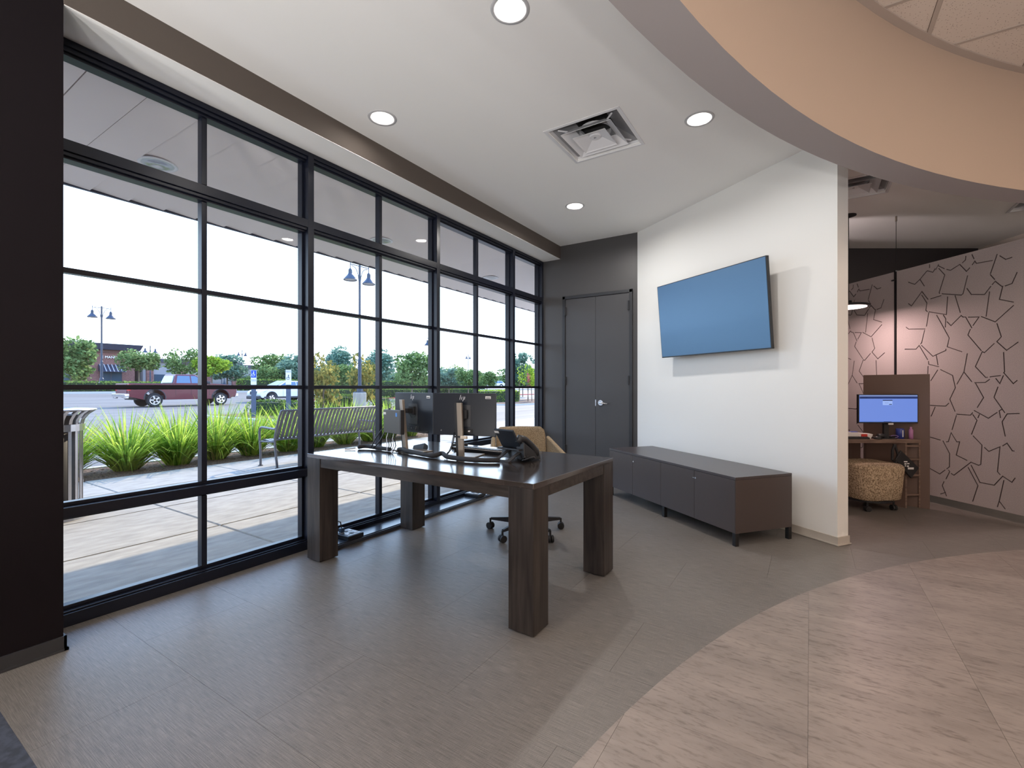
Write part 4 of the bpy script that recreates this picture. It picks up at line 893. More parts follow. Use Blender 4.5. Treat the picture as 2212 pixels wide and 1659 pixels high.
for j in range(-4, 15):
    y0 = 2.12 + 1.55 * j
    for a, c in zip(xe[1:], xe): slab_piece(a, y0, c, y0 + 1.55)
    if y0 > 9: slab_piece(-9.34, y0, -8.10, y0 + 1.55)
B().box(-9.5, -10, -.28, -9.35, 80, -.006).build('kerb', M_CURB, sw, bevel=.01)
# planting bed
bed = st(B().box(-9.35, -6, -.2, -8.10, 9.85, -.02).build('planting_bed', M_MULCH), 'brown mulch bed along the walk')
rnd = random.Random(3)
mb = B()
for i in range(2600):
    x, y = rnd.uniform(-9.33, -8.08), rnd.uniform(.2, 9.8); a = rnd.uniform(0, pi); l_ = rnd.uniform(.01, .035); w_ = rnd.uniform(.004, .01); z = rnd.uniform(-.02, .006)
    dx, dy = cos(a) * l_, sin(a) * l_; ex, ey = -sin(a) * w_, cos(a) * w_
    mb.hull([(x - dx, y - dy, z), (x + ex, y + ey, z + .006), (x + dx, y + dy, z + rnd.uniform(-.004, .012)), (x - ex, y - ey, z + .004)], ((0, 1, 2, 3),))
o = mb.build('bark_chips', M_MULCH, bed); o['kind'] = 'stuff'
# strap-leaf clumps
def blades(seed, n, h, spread):
    r = random.Random(seed); b = B(); bm = b.b; lay = []
    for i in range(n):
        a = r.uniform(0, 2 * pi); t0 = r.random() ** .6; rad = .15 * r.random() ** .5; L = h * r.uniform(.62, 1.12); lean = spread * t0 * r.uniform(.5, 1.1); cur = r.uniform(.05, .5) * t0
        w_ = r.uniform(.007, .016); d_ = Vector((cos(a), sin(a), 0)); s_ = Vector((-sin(a), cos(a), 0)); s_.rotate(Matrix.Rotation(r.uniform(-.8, .8), 3, 'Z'))
        p = d_ * rad + Vector((0, 0, -.01)); ang = lean * .55; pr = None; ns = 5
        for k in range(ns + 1):
            ww = w_ * (1 - (k / ns) ** 2.2) + .0008
            cur_v = (bm.verts.new(p - s_ * ww), bm.verts.new(p + s_ * ww))
            if pr: bm.faces.new((pr[0], pr[1], cur_v[1], cur_v[0])).material_index = 1 if (i % 17 == 0) else 0
            pr = cur_v; ang += (cur * k / ns + lean * .16); p = p + (d_ * sin(min(ang, 2.3)) + Vector((0, 0, cos(min(ang, 2.3))))) * (L / ns)
    me = b.mesh('blade_tuft', L_GRASS); me.materials.append(L_GRASSY); return me
gm = [blades(11, 460, .96, 1.15), blades(12, 500, 1.02, 1.2), blades(13, 430, .94, 1.1), blades(14, 470, 1.0, 1.15)]
ORD = ['first', 'second', 'third', 'fourth', 'fifth', 'sixth', 'seventh', 'eighth', 'ninth', 'tenth', 'eleventh', 'twelfth', 'thirteenth']
for i, y in enumerate((.78, 1.42, 2.08, 2.80, 3.46, 4.08, 4.68, 5.36, 6.05, 6.75, 7.4, 8.05, 8.75)):
    o = bpy.data.objects.new('grass_clump', gm[i % 4]); COL.objects.link(o); o.location = (-8.78 + .06 * math.sin(i * 2.1), y, -.015); o.rotation_euler = (0, 0, i * 1.3); o.scale = (1, 1, 1 + .05 * math.sin(i * 1.7))
    where = 'from the steel waste bin' if i < 6 else 'from the steel waste bin, behind the bench'
    tag(o, '%s bright green strap-leaf clump %s' % (ORD[i], where), 'plant', 'strap-leaf clumps along the mulch bed')
# low fallen leaf in the bed
tag(B().hull([(0, 0, 0), (.14, .02, .01), (.2, .07, .02), (.05, .09, .03), (.02, .05, .05), (.15, .05, .045)], ((0, 1, 4), (1, 2, 5), (1, 5, 4), (2, 3, 5), (3, 4, 5), (3, 0, 4))).build('fallen_leaf', mat('dry_orange_leaf', (.55, .28, .12), .8), loc=(-8.28, 2.05, -.01)), 'dry orange-brown fallen leaf on the mulch beside the waste bin', 'leaf')
# canopy
cn = struct('canopy', 'grey metal entrance canopy'); 
pmn = B().frus([(-6.0, .008, 3.209), (-3.45, .008, 3.209), (-3.45, .304, 3.190), (-6.0, .304, 3.190)], [(-6.0, .008, 3.225), (-3.45, .008, 3.225), (-3.45, .304, 3.225), (-6.0, .304, 3.225)]).mesh('soffit_panel', M_CANOPY)
for k in range(-8, 62):
    o = bpy.data.objects.new('soffit_panel', pmn); COL.objects.link(o); o.parent = cn; o.location = (0, 1.0 + .312 * k, 0)
B().box(-6.0, -3, 3.226, -3.44, 20.6, 3.5).build('canopy_deck', M_FASCIA, cn)
B().box(-6.035, -3, 3.185, -6.0, 20.6, 3.5).build('fascia', M_FASCIA, cn)
B().box(-6.075, -3, 3.22, -6.036, 20.6, 3.33).build('gutter_lip', mat('pale_gutter', (.5, .5, .52), .5), cn)
CL = ['nearest', 'second', 'third', 'fourth']
for i, y in enumerate((1.754, 4.281, 6.794, 9.3)):
    t = thing('canopy_lamp', '%s silvery recessed lamp in the outdoor canopy soffit beyond the glass' % CL[i], 'ceiling lamp', (-4.81, y, 3.197), 0, 'recessed lamps in the outdoor canopy')
    B().lathe([(.115, .0), (.118, -.006), (.145, -.006), (.147, .0)], 36, cap=False).build('trim_ring', M_WHITEMET, t, smooth=True)
    B().lathe([(.117, -.004), (.085, -.0075), (.08, -.004), (.05, -.006), (.045, -.002), (0, .0)], 36, cap=False).build('reflector', M_SPEC, t, smooth=True)
# ---- bench
t = thing('bench', 'grey steel strap bench on the walk facing the planting', 'bench', (-7.08, 5.03, -.006))
prof = [(.30, .885), (.265, .84), (.215, .74), (.16, .62), (.11, .50), (.075, .445), (.02, .412), (-.08, .405), (-.2, .42), (-.27, .418), (-.295, .395)]
sl = B(); th = .004; wd_ = .05
for (x0, z0), (x1, z1) in zip(prof, prof[1:]):
    dx, dz = x1 - x0, z1 - z0; l_ = math.hypot(dx, dz); nx_, nz_ = dz / l_ * th, -dx / l_ * th
    sl.hull([(x0, 0, z0), (x0, wd_, z0), (x1, wd_, z1), (x1, 0, z1), (x0 - nx_, 0, z0 - nz_), (x0 - nx_, wd_, z0 - nz_), (x1 - nx_, wd_, z1 - nz_), (x1 - nx_, 0, z1 - nz_)], ((0, 1, 2, 3), (7, 6, 5, 4), (0, 1, 5, 4), (2, 3, 7, 6), (1, 2, 6, 5), (0, 3, 7, 4)))
slm = sl.mesh('slat', M_BENCH, smooth=False)
NS = 27
for k in range(NS):
    o = bpy.data.objects.new('slat', slm); COL.objects.link(o); o.parent = t; o.location = (0, -.93 + k * 1.816 / (NS - 1), 0)
B().tube([(.305, -.96, .89), (.305, .96, .89)], .014, 10).build('top_rail', M_BENCH, t, smooth=True)
B().tube([(-.29, -.95, .385), (-.29, .95, .385)], .012, 8).tube([(.09, -.95, .43), (.09, .95, .43)], .012, 8).build('seat_rail', M_BENCH, t, smooth=True)
for s in (-1, 1):
    y = s * .965
    B().tube([(.305, y, .89), (.25, y, .8), (.19, y, .66), (.13, y, .5), (.12, y, .4), (.15, y, .2), (.19, y, 0)], .018, 10).build('rear_leg', M_BENCH, t, smooth=True)
    B().tube(smooth([(.19, y, .66), (.15, y, .615), (.08, y, .60), (-.15, y, .61), (-.25, y, .61), (-.30, y, .58), (-.31, y, .50), (-.30, y, .38), (-.28, y, .2), (-.28, y, 0)], 4), .018, 10).build('arm_and_front_leg', M_BENCH, t, smooth=True)
    B().tube([(.12, y, .40), (-.29, y, .385)], .014, 8).build('side_rail', M_BENCH, t, smooth=True)
    for x in (.19, -.28): B().cyl((x, y, 0), (x, y, .012), .035, seg=14).build('foot_plate', M_BENCH, t)
# ---- waste bin
t = thing('waste_bin', 'shiny steel slatted waste bin with flared rim at the edge of the window', 'bin', (-6.1, 1.3, -.006))
pr_ = [(.285, .06), (.285, .80), (.287, .88), (.30, .94), (.33, .985), (.375, 1.02), (.385, 1.03)]
sl = B(); wd_ = .03
for (r0, z0), (r1, z1) in zip(pr_, pr_[1:]):
    sl.hull([(r0, -wd_ / 2, z0), (r0, wd_ / 2, z0), (r1, wd_ / 2, z1), (r1, -wd_ / 2, z1), (r0 - .008, -wd_ / 2, z0), (r0 - .008, wd_ / 2, z0), (r1 - .008, wd_ / 2, z1), (r1 - .008, -wd_ / 2, z1)], ((0, 1, 2, 3), (7, 6, 5, 4), (1, 2, 6, 5), (0, 3, 7, 4)))
slm = sl.mesh('slat', M_STEEL)
for k in range(26):
    o = bpy.data.objects.new('slat', slm); COL.objects.link(o); o.parent = t; o.rotation_euler = (0, 0, 2 * pi * k / 26)
B().lathe([(.385, 1.025), (.392, 1.03), (.385, 1.038), (.30, 1.03), (.22, 1.045), (.215, 1.03), (.30, 1.015)], 40, cap=False).build('rim', M_STEEL, t, smooth=True)
for z0, z1 in ((.83, .895), (.08, .13)): B().lathe([(.294, z0), (.298, z0), (.298, z1), (.294, z1)], 40, cap=False).build('hoop', M_STEEL, t)
B().lathe([(.25, .07), (.25, .98), (.2, .98), (.2, .09), (0, .09)], 32, cap=False).build('liner', M_BLACKM, t, smooth=True)
B().lathe([(.33, 0), (.33, .05), (.28, .07), (0, .07)], 40).build('base_plate', mat('grey_concrete_base', (.4, .4, .42), .7), t)
B().box(-.05, -.302, .845, .06, -.297, .882, Matrix.Rotation(.75, 4, 'Z')).build('maker_plate', M_LABEL, t)
# ---- lamp posts
def lamp_post(label, x, y, gzv, s=1.0):
    t = thing('street_lamp', label, 'street lamp', (x, y, gzv))
    B().lathe([(.31, -.3), (.31, .86), (.29, .88), (0, .88)], 28).build('pedestal', M_CONC, t)
    z0 = .88; zt = z0 + 6.25 * s
    B().box(-.2, -.2, z0, .2, .2, z0 + .05).lathe([(.14, z0 + .05), (.13, z0 + .3), (.085, z0 + .36), (.085, z0 + 1.6), (.062, z0 + 1.65), (.052, zt), (0, zt + .03)], 14).build('pole', M_POST, t)
    B().tube([(0, -.55, zt - .12), (0, .55, zt - .12)], .022, 8).build('cross_arm', M_POST, t)
    for sg in (-1, 1):
        B().tube(smooth([(0, sg * .05, zt - .85), (0, sg * .10, zt - .55), (0, sg * .24, zt - .27), (0, sg * .50, zt - .17)], 5), .018, 6).build('curved_brace', M_POST, t)
        f = B().cyl((0, sg * .55, zt - .52), (0, sg * .55, zt), .018, seg=8).build('hanger', M_POST, t)
        B().lathe([(.03, zt - .33), (.085, zt - .40), (.095, zt - .58), (.14, zt - .66), (.31, zt - .86), (.31, zt - .90), (.28, zt - .88)], 20, xf((0, sg * .55, 0)), cap=False).build('bell_shade', M_POST, f, smooth=False)
        B().lathe([(0, zt - .87), (.28, zt - .87)], 20, xf((0, sg * .55, 0)), cap=False).build('lens', M_WHITEPL, f)
lamp_post('tall double-headed street lamp on a concrete pedestal beyond the bench', -18.4, 15.0, .10)
lamp_post('double-headed street lamp beside the brick building and maroon pickup', -45.5, 12.95, .72, .93)
lamp_post('distant street lamp above the trees, left of the white vehicle', -77.1, 39.6, 1.0, .85)
lamp_post('tiny double-headed street lamp far off above the trees', -58.8, 75.1, .8, 1.0)
lamp_post('street lamp partly hidden by the third thick window post', -34.5, 37.55, -.2, .95)
lamp_post('street lamp rising behind the round-crowned tree', -71.7, 25.3, .7, .8)
# ---- vehicles
def arch(cx, r, n=9): return [(cx + r * cos(a), .42 + r * sin(a)) for a in [R(200) - R(220) * i / (n - 1) for i in range(n)]][::1]
def wheel(parent, x, y, r, out):
    w = B().lathe([(r * .62, -.11), (r * .93, -.115), (r, -.07), (r, .07), (r * .93, .115), (r * .62, .11)], 28, xf((x, y, r), rx=pi / 2), cap=True).build('wheel', M_TIRE, parent, smooth=False)
    rb = B().lathe([(0, .10), (r * .2, .10), (r * .22, .07), (r * .5, .05), (r * .6, .09), (r * .64, .115), (r * .64, .10)], 28, xf((x, y, r), rx=pi / 2 if out < 0 else -pi / 2), cap=False)
    rb.build('hub', M_TRIMBLK, w, smooth=True)
    sp = B()
    for k in range(5): sp.box(-.045, 0, .105, .045, r * .62, .122, xf((x, y, r), rx=pi / 2 if out < 0 else -pi / 2) @ Matrix.Rotation(2 * pi * k / 5 + .3, 4, 'Z'))
    sp.lathe([(r * .58, .11), (r * .66, .118), (r * .66, .10)], 28, xf((x, y, r), rx=pi / 2 if out < 0 else -pi / 2), cap=False)
    sp.build('spokes', M_RIM, w)
def side_body(prof, hw, m, name, parent, bevel=.03):
    b = B(); b.prism(prof, -hw, hw, Matrix.Rotation(pi / 2, 4, 'X')); return b.build(name, m, parent, bevel=bevel)
def pickup():
    t = thing('pickup_truck', 'maroon four-door pickup truck with chrome bumper in the parking lot', 'truck', (-32.9, 13.25, gz(-32.5)), pi / 2)
    wr = .40; rx_, fx_ = -1.75, 1.82
    def A(cx): return [(cx - .50 * cos(a), .50 + .50 * sin(a)) for a in [R(-10) + R(200) * i / 10 for i in range(11)]]
    bot = [(-2.98, .62)] + A(rx_) + A(fx_) + [(2.62, .55), (2.76, .60)]
    top = [(2.80, .85), (2.78, 1.18), (2.66, 1.27), (1.5, 1.38), (1.22, 1.38), (-.72, 1.36), (-.74, 1.34), (-2.98, 1.36)]
    side_body(bot + top, .97, M_RED, 'body', t, .035)
    B().box(-2.9, -.8, 1.30, -.82, .8, 1.375).build('bed_liner', M_TRIMBLK, t)
    cab = B().frus([(-.80, -.95, 1.34), (1.30, -.95, 1.34), (1.30, .95, 1.34), (-.80, .95, 1.34)], [(-.62, -.76, 1.93), (.42, -.76, 1.93), (.42, .76, 1.93), (-.62, .76, 1.93)]).build('cab', M_RED, t, bevel=.05, seg=3)
    for s in (-1, 1):
        def sw_(x0, x1, x2, x3, z0=1.40, z1=1.84):
            def yy(z): return s * (.955 - .19 * (z - 1.34) / .59)
            B().hull([(x0, yy(z0), z0), (x1, yy(z0), z0), (x2, yy(z1), z1), (x3, yy(z1), z1), (x0, yy(z0) - s * .03, z0), (x1, yy(z0) - s * .03, z0), (x2, yy(z1) - s * .03, z1), (x3, yy(z1) - s * .03, z1)], ((0, 1, 2, 3), (4, 5, 6, 7), (0, 1, 5, 4), (1, 2, 6, 5), (2, 3, 7, 6), (3, 0, 4, 7))).build('side_window', M_CARGL, cab)
        sw_(-.66, .10, .10, -.55); sw_(.16, 1.08, .40, .16)
        B().box(.98, s * .97, 1.36, 1.14, s * 1.13, 1.52).build('mirror', M_TRIMBLK, cab, bevel=.02)
        for x in (-.70, .13, 1.15): B().box(x - .006, s * .966, .66, x + .006, s * .976, 1.36).build('door_seam', M_TRIMBLK, t)
        B().box(-.30, s * .97, 1.2, -.14, s * .99, 1.225).box(.72, s * .97, 1.2, .88, s * .99, 1.225).build('door_handle', M_RIM, t)
        for cx_, in ((rx_,), (fx_,)):
            B().tube([(cx_ - .53 * cos(a), s * .965, .50 + .53 * sin(a)) for a in [R(-5) + R(190) * i / 12 for i in range(13)]], .03, 6).build('arch_trim', M_TRIMBLK, t)
            wheel(t, cx_, s * .86, wr, s)
        B().box(-2.995, s * .70, .95, -2.9, s * .975, 1.30).build('tail_lamp', M_TAIL, t, bevel=.01)
        B().box(2.62, s * .62, .98, 2.82, s * .96, 1.16).build('headlamp', M_WHITEPL, t, bevel=.02)
    B().hull([(-.84, -.74, 1.42), (-.84, .74, 1.42), (-.70, .62, 1.84), (-.70, -.62, 1.84), (-.79, -.74, 1.42), (-.79, .74, 1.42), (-.65, .62, 1.84), (-.65, -.62, 1.84)], ((0, 1, 2, 3), (4, 5, 6, 7), (0, 1, 5, 4), (1, 2, 6, 5), (2, 3, 7, 6), (3, 0, 4, 7))).build('rear_window', mat('bright_rear_glass', (.35, .5, .6), .08, spec=1), cab)
    B().hull([(1.33, -.82, 1.40), (1.33, .82, 1.40), (.50, .66, 1.88), (.50, -.66, 1.88), (1.28, -.82, 1.38), (1.28, .82, 1.38), (.46, .66, 1.86), (.46, -.66, 1.86)], ((0, 1, 2, 3), (4, 5, 6, 7), (0, 1, 5, 4), (1, 2, 6, 5), (2, 3, 7, 6), (3, 0, 4, 7))).build('windscreen', M_CARGL, cab)
    B().box(-3.0, -.70, .80, -2.97, .70, 1.33).build('tailgate', mat('greyed_maroon_trim', (.12, .03, .05), .35), t)  # tailgate in a greyer maroon than the body
    B().box(-3.16, -.98, .58, -2.96, .98, .78).box(-3.12, -.98, .5, -2.98, -.6, .6).box(-3.12, .6, .5, -2.98, .98, .6).build('rear_bumper', M_RIM, t, bevel=.03)
    B().box(2.70, -.96, .50, 2.92, .96, .74).build('front_bumper', M_RIM, t, bevel=.04)
    B().box(2.74, -.6, .78, 2.84, .6, 1.16).build('grille', M_RIM, t, bevel=.02)
    B().box(-2.6, -.85, .42, 2.5, .85, .66).build('chassis', M_BLACKM, t)
pickup()
def suv(label, x, y, z, rz, paint, name='car'):
    t = thing(name, label, 'car', (x, y, z), rz)
    rx_, fx_ = -1.32, 1.42
    def A(cx): return [(cx - .40 * cos(a), .38 + .40 * sin(a)) for a in [R(-5) + R(190) * i / 10 for i in range(11)]]
    side_body([(-2.2, .40)] + A(rx_) + A(fx_) + [(2.15, .35), (2.30, .55), (2.28, .78), (2.10, .92), (1.2, 1.04), (-2.1, 1.06), (-2.28, .95)], .90, paint, 'body', t, .05)
    cab = B().frus([(-2.15, -.87, 1.04), (1.35, -.87, 1.02), (1.35, .87, 1.02), (-2.15, .87, 1.04)], [(-1.55, -.66, 1.60), (.15, -.66, 1.64), (.15, .66, 1.64), (-1.55, .66, 1.60)]).build('cabin', paint, t, bevel=.06, seg=3)
    for s in (-1, 1):
        def sw_(x0, x1, x2, x3, z0=1.08, z1=1.55):
            def yy(z_): return s * (.885 - .21 * (z_ - 1.04) / .58)
            B().hull([(x0, yy(z0), z0), (x1, yy(z0), z0), (x2, yy(z1), z1), (x3, yy(z1), z1), (x0, yy(z0) - s * .03, z0), (x1, yy(z0) - s * .03, z0), (x2, yy(z1) - s * .03, z1), (x3, yy(z1) - s * .03, z1)], ((0, 1, 2, 3), (4, 5, 6, 7), (0, 1, 5, 4), (1, 2, 6, 5), (2, 3, 7, 6), (3, 0, 4, 7))).build('side_window', M_CARGL, cab)
        sw_(-1.85, -.62, -.62, -1.45); sw_(-.55, 1.05, .20, -.55)
        B().box(.82, s * .89, 1.04, .98, s * 1.04, 1.18).build('mirror', paint, cab, bevel=.03)
        B().box(-.60, s * .896, .46, -.59, s * .906, 1.04).box(.55, s * .896, .46, .56, s * .906, 1.0).build('door_seam', M_TRIMBLK, t)
        B().box(-2.0, s * .86, .33, 2.0, s * .91, .46).build('sill_cladding', M_TRIMBLK, t)
        for cx_ in (rx_, fx_):
            B().tube([(cx_ - .43 * cos(a), s * .885, .38 + .43 * sin(a)) for a in [R(0) + R(180) * i / 10 for i in range(11)]], .035, 6).build('arch_trim', M_TRIMBLK, t)
            wheel(t, cx_, s * .79, .345, s)
        B().hull([(2.24, s * .45, .78), (2.02, s * .90, .80), (1.75, s * .90, .92), (2.10, s * .5, .90), (2.27, s * .45, .76), (2.06, s * .92, .76), (1.75, s * .915, .90), (2.12, s * .5, .92)], ((0, 1, 2, 3), (4, 5, 6, 7), (0, 1, 5, 4), (1, 2, 6, 5), (2, 3, 7, 6), (3, 0, 4, 7))).build('headlamp', mat('headlamp_glass', (.25, .3, .35), .08, spec=1), t)
        B().box(-2.30, s * .55, .82, -2.15, s * .88, 1.0).build('tail_lamp', M_TAIL, t, bevel=.02)
    B().hull([(1.42, -.76, 1.03), (1.42, .76, 1.03), (.22, .60, 1.62), (.22, -.60, 1.62), (1.36, -.76, 1.0), (1.36, .76, 1.0), (.16, .60, 1.6), (.16, -.60, 1.6)], ((0, 1, 2, 3), (4, 5, 6, 7), (0, 1, 5, 4), (1, 2, 6, 5), (2, 3, 7, 6), (3, 0, 4, 7))).build('windscreen', M_CARGL, cab)
    B().box(2.22, -.42, .60, 2.33, .42, .84).build('grille', M_TRIMBLK, t, bevel=.02)
    B().box(2.18, -.85, .28, 2.36, .85, .50).box(2.25, -.6, .3, 2.38, .6, .46).build('lower_bumper', M_TRIMBLK, t, bevel=.03)
    return t
suv('white sport utility car with black grille parked behind the sign posts', -34.1, 20.6, gz(-34), -pi / 2, M_WHCAR)
suv('small distant white car beyond the clipped hedge near the right end of the windows', -66.5, 96, gz(-67), -2.35, M_WHCAR)
suv('pale blue distant car behind the long hedge, left one', -100.2, 54.6, gz(-100), 1.2, mat('pale_blue_paint', (.25, .4, .6), .25, coat=.5))
suv('pale blue distant car behind the long hedge, right one', -96.4, 58.0, gz(-96), 1.2, MATS['pale_blue_paint'])
# ---- leaf makers
def leafquads(b, pts, size, r, squash=1.0):
    for p in pts:
        n_ = Vector((r.gauss(0, 1), r.gauss(0, 1), r.gauss(0, 1) * squash + .3)).normalized(); u = n_.orthogonal().normalized(); u.rotate(Matrix.Rotation(r.uniform(0, 6.28), 3, n_)); v = n_.cross(u)
        s = size * r.uniform(.6, 1.25); u *= s; v *= s * .62
        a = [b.b.verts.new(p - u), b.b.verts.new(p - v * .9 + u * .1), b.b.verts.new(p + u), b.b.verts.new(p + v)]; b.b.faces.new(a)
def crown(seed, n, size, m, blobs=16, rz=.8, taper=0):
    r = random.Random(seed); b = B(); cs = []
    for i in range(blobs):
        a, z = r.uniform(0, 6.28), r.uniform(-.85, .9); rad = math.sqrt(max(0, 1 - z * z)) * r.uniform(.45, .8) * (1 - taper * (z + 1) / 2)
        cs.append((Vector((rad * cos(a), rad * sin(a), z * rz * .75)), r.uniform(.26, .44)))
    cs.append((Vector((0, 0, 0)), .55)); pts = []
    for i in range(n):
        c, rr = cs[r.randrange(len(cs))]; d = Vector((r.gauss(0, 1), r.gauss(0, 1), r.gauss(0, 1))).normalized(); pts.append(c + d * rr * r.uniform(.6, 1.05))
    leafquads(b, pts, size, r); return b.mesh('crown', m)
def trunkm(seed):
    r = random.Random(seed); b = B(); b.tube([(0, 0, -.4), (.01, .0, .1), (.02, -.01, .6), (0, 0, 1.0)], [.05, .045, .035, .03], 7)
    for k in range(5): a = k * 1.26 + r.uniform(-.3, .3); b.tube([(0, 0, .62 + .05 * k), (.12 * cos(a), .12 * sin(a), .85 + .04 * k), (.3 * cos(a), .3 * sin(a), 1.2)], [.02, .014, .006], 5)
    return b.mesh('trunk', M_BARK)
TRK = trunkm(5)
CR = {'oak': crown(21, 3600, .075, L_OAK), 'oak2': crown(22, 3600, .075, L_OAK, 20, .7), 'dark': crown(23, 3600, .075, L_DARK, 18, .95), 'lime': crown(24, 3000, .085, L_LIME, 14, .8),
      'mag': crown(25, 1500, .085, L_MAG, 18, 1.25, .5), 'pine': crown(26, 3400, .07, L_DARK, 20, 1.1, .6), 'sparse': crown(27, 1700, .075, L_OAK, 18, .8)}
def tree(kind, x, y, top, bottom, rad, label, group=None, rz=0, g=None, name='tree'):
    g = gz(x) if g is None else g; t = thing(name, label, 'tree', (x, y, g), rz, group); hh = (top - bottom) / 2
    mesh = CR[kind]; zz_ = max(v.co.z for v in mesh.vertices)
    c = bpy.data.objects.new('crown', mesh); COL.objects.link(c); c.parent = t; c.location = (0, 0, (top + bottom) / 2 - g); c.scale = (rad, rad, hh / zz_)
    k = bpy.data.objects.new('trunk', TRK); COL.objects.link(k); k.parent = t; s_ = ((top + bottom) / 2 - g); k.scale = (rad * .9, rad * .9, s_)
TR = [('oak', -62.9, 14.6, 6.5, 2.0, 3.0, 'large dense green tree beside the dark wall pier'), ('oak2', -53.5, 18.0, 4.95, 2.55, 1.95, 'round-crowned tree on a thin trunk in front of the brick building'),
      ('sparse', -52.8, 21.6, 5.3, 2.2, 1.9, 'yellow-green tree above the truck cab'), ('lime', -50.5, 23.0, 4.5, 1.9, 1.7, 'bright lime tree split by the thin window bar'),
      ('dark', -60.3, 29.2, 5.4, 1.6, 2.6, 'grey-green tree right of the lime tree'), ('oak', -56.6, 32.6, 5.5, 1.9, 2.6, 'dark oak behind the blue parking sign'), ('oak2', -49.0, 28.3, 3.8, 1.6, 1.5, 'small bright tree left of the blue parking sign'),
      ('dark', -51.2, 32.9, 5.3, 1.6, 2.6, 'tree behind the white sport utility car'), ('dark', -49.0, 30.2, 4.2, 1.5, 1.9, 'lower green tree behind the white parking sign'),
      ('pine', -50.7, 38.0, 6.7, 1.6, 2.6, 'dark pointed evergreen left of the tall street lamp'), ('pine', -47.5, 41.8, 6.5, 1.2, 3.0, 'dark evergreen right of the tall street lamp'),
      ('oak', -39.1, 29.7, 3.6, 1.1, 1.7, 'small green tree between the two yellow-orange shrubs'), ('oak', -31.7, 31.9, 4.7, 1.35, 2.1, 'full green tree left of the third thick window post'),
      ('dark', -34.5, 40.5, 3.5, .9, 2.0, 'blue-green low tree beside the third thick window post'), ('oak2', -28.5, 36.4, 3.3, 1.3, 1.55, 'round green tree beneath the tiny far street lamp'),
      ('oak', -33.5, 46.5, 3.3, 1.2, 1.4, 'green tree left of the far white car'), ('oak2', -29.0, 47.6, 4.1, 2.1, 1.4, 'green tree above the far white car'),
      ('dark', -23.3, 37.6, 4.7, 1.2, 1.5, 'loose-crowned tree beyond the last window bay')]
for q in TR: tree(*q)
CR['crape'] = crown(31, 900, .08, L_LIME, 14, .9); 
t = thing('crape_myrtle', 'young staked crape myrtle with pink flowers at the end of the windows', 'tree', (-19.25, 32.35, gz(-18.6)))
c = bpy.data.objects.new('crown', CR['crape']); COL.objects.link(c); c.parent = t; c.location = (0, 0, 2.1); c.scale = (.85, .85, 1.05)
B().tube([(0, 0, 0), (.05, 0, .8), (.1, .05, 1.9)], .025, 6).tube([(.1, 0, 0), (0, .05, .9), (-.1, 0, 2)], .02, 6).build('trunk', M_BARK, t)
r5 = random.Random(9); fb = B(); leafquads(fb, [Vector((.2 + r5.gauss(0, .09), -.1 + r5.gauss(0, .09), 1.95 + r5.gauss(0, .28))) for _ in range(160)], .05, r5); fb.build('blossom', L_PINK, t)
for dx_ in (-.75, .35): B().tube([(dx_, dx_ * .3, 0), (dx_ * .85, dx_ * .3, 1.15)], .03, 6).build('stake', M_BARK, t)
B().tube([(-.66, -.2, 1.0), (.0, 0, 1.1), (.3, .1, 1.0)], .008, 5).build('tie', M_BLACKM, t)
for kd, x, y, top, bot, rad, lb in (('mag', -17.3, 12.2, 2.75, .15, .95, 'yellow-orange leaved shrub beside the first thick window post'), ('mag', -19.1, 15.75, 3.05, .1, 1.05, 'yellow-orange leaved shrub behind the tall street lamp')):
    tree(kd, x, y, top, bot, rad, lb, None, 1.0, .02, 'magnolia')
# far belt of trees
for i in range(15):
    f = i / 14; ang = R(33 - 36 * f + 31.2 * 0); d_ = 132 + 8 * math.sin(i * 2.3); a_c = math.atan2(1106 - (470 + 50 * i), 1004) + .5702
    x, y = -sin(a_c) * d_, cos(a_c) * d_
    tree(['dark', 'oak', 'oak2', 'pine'][i % 4], x, y, 6.0 + 1.5 * math.sin(i * 1.9 + 1), 1.3, 5.6 + 1.0 * math.sin(i * 3.1), ['%s hazy far-off tree along the horizon, counted from the lime tree' % q for q in 'first second third fourth fifth sixth seventh eighth ninth tenth eleventh twelfth thirteenth fourteenth fifteenth'.split()][i], 'far belt of trees along the horizon', i * .9, 1.2)
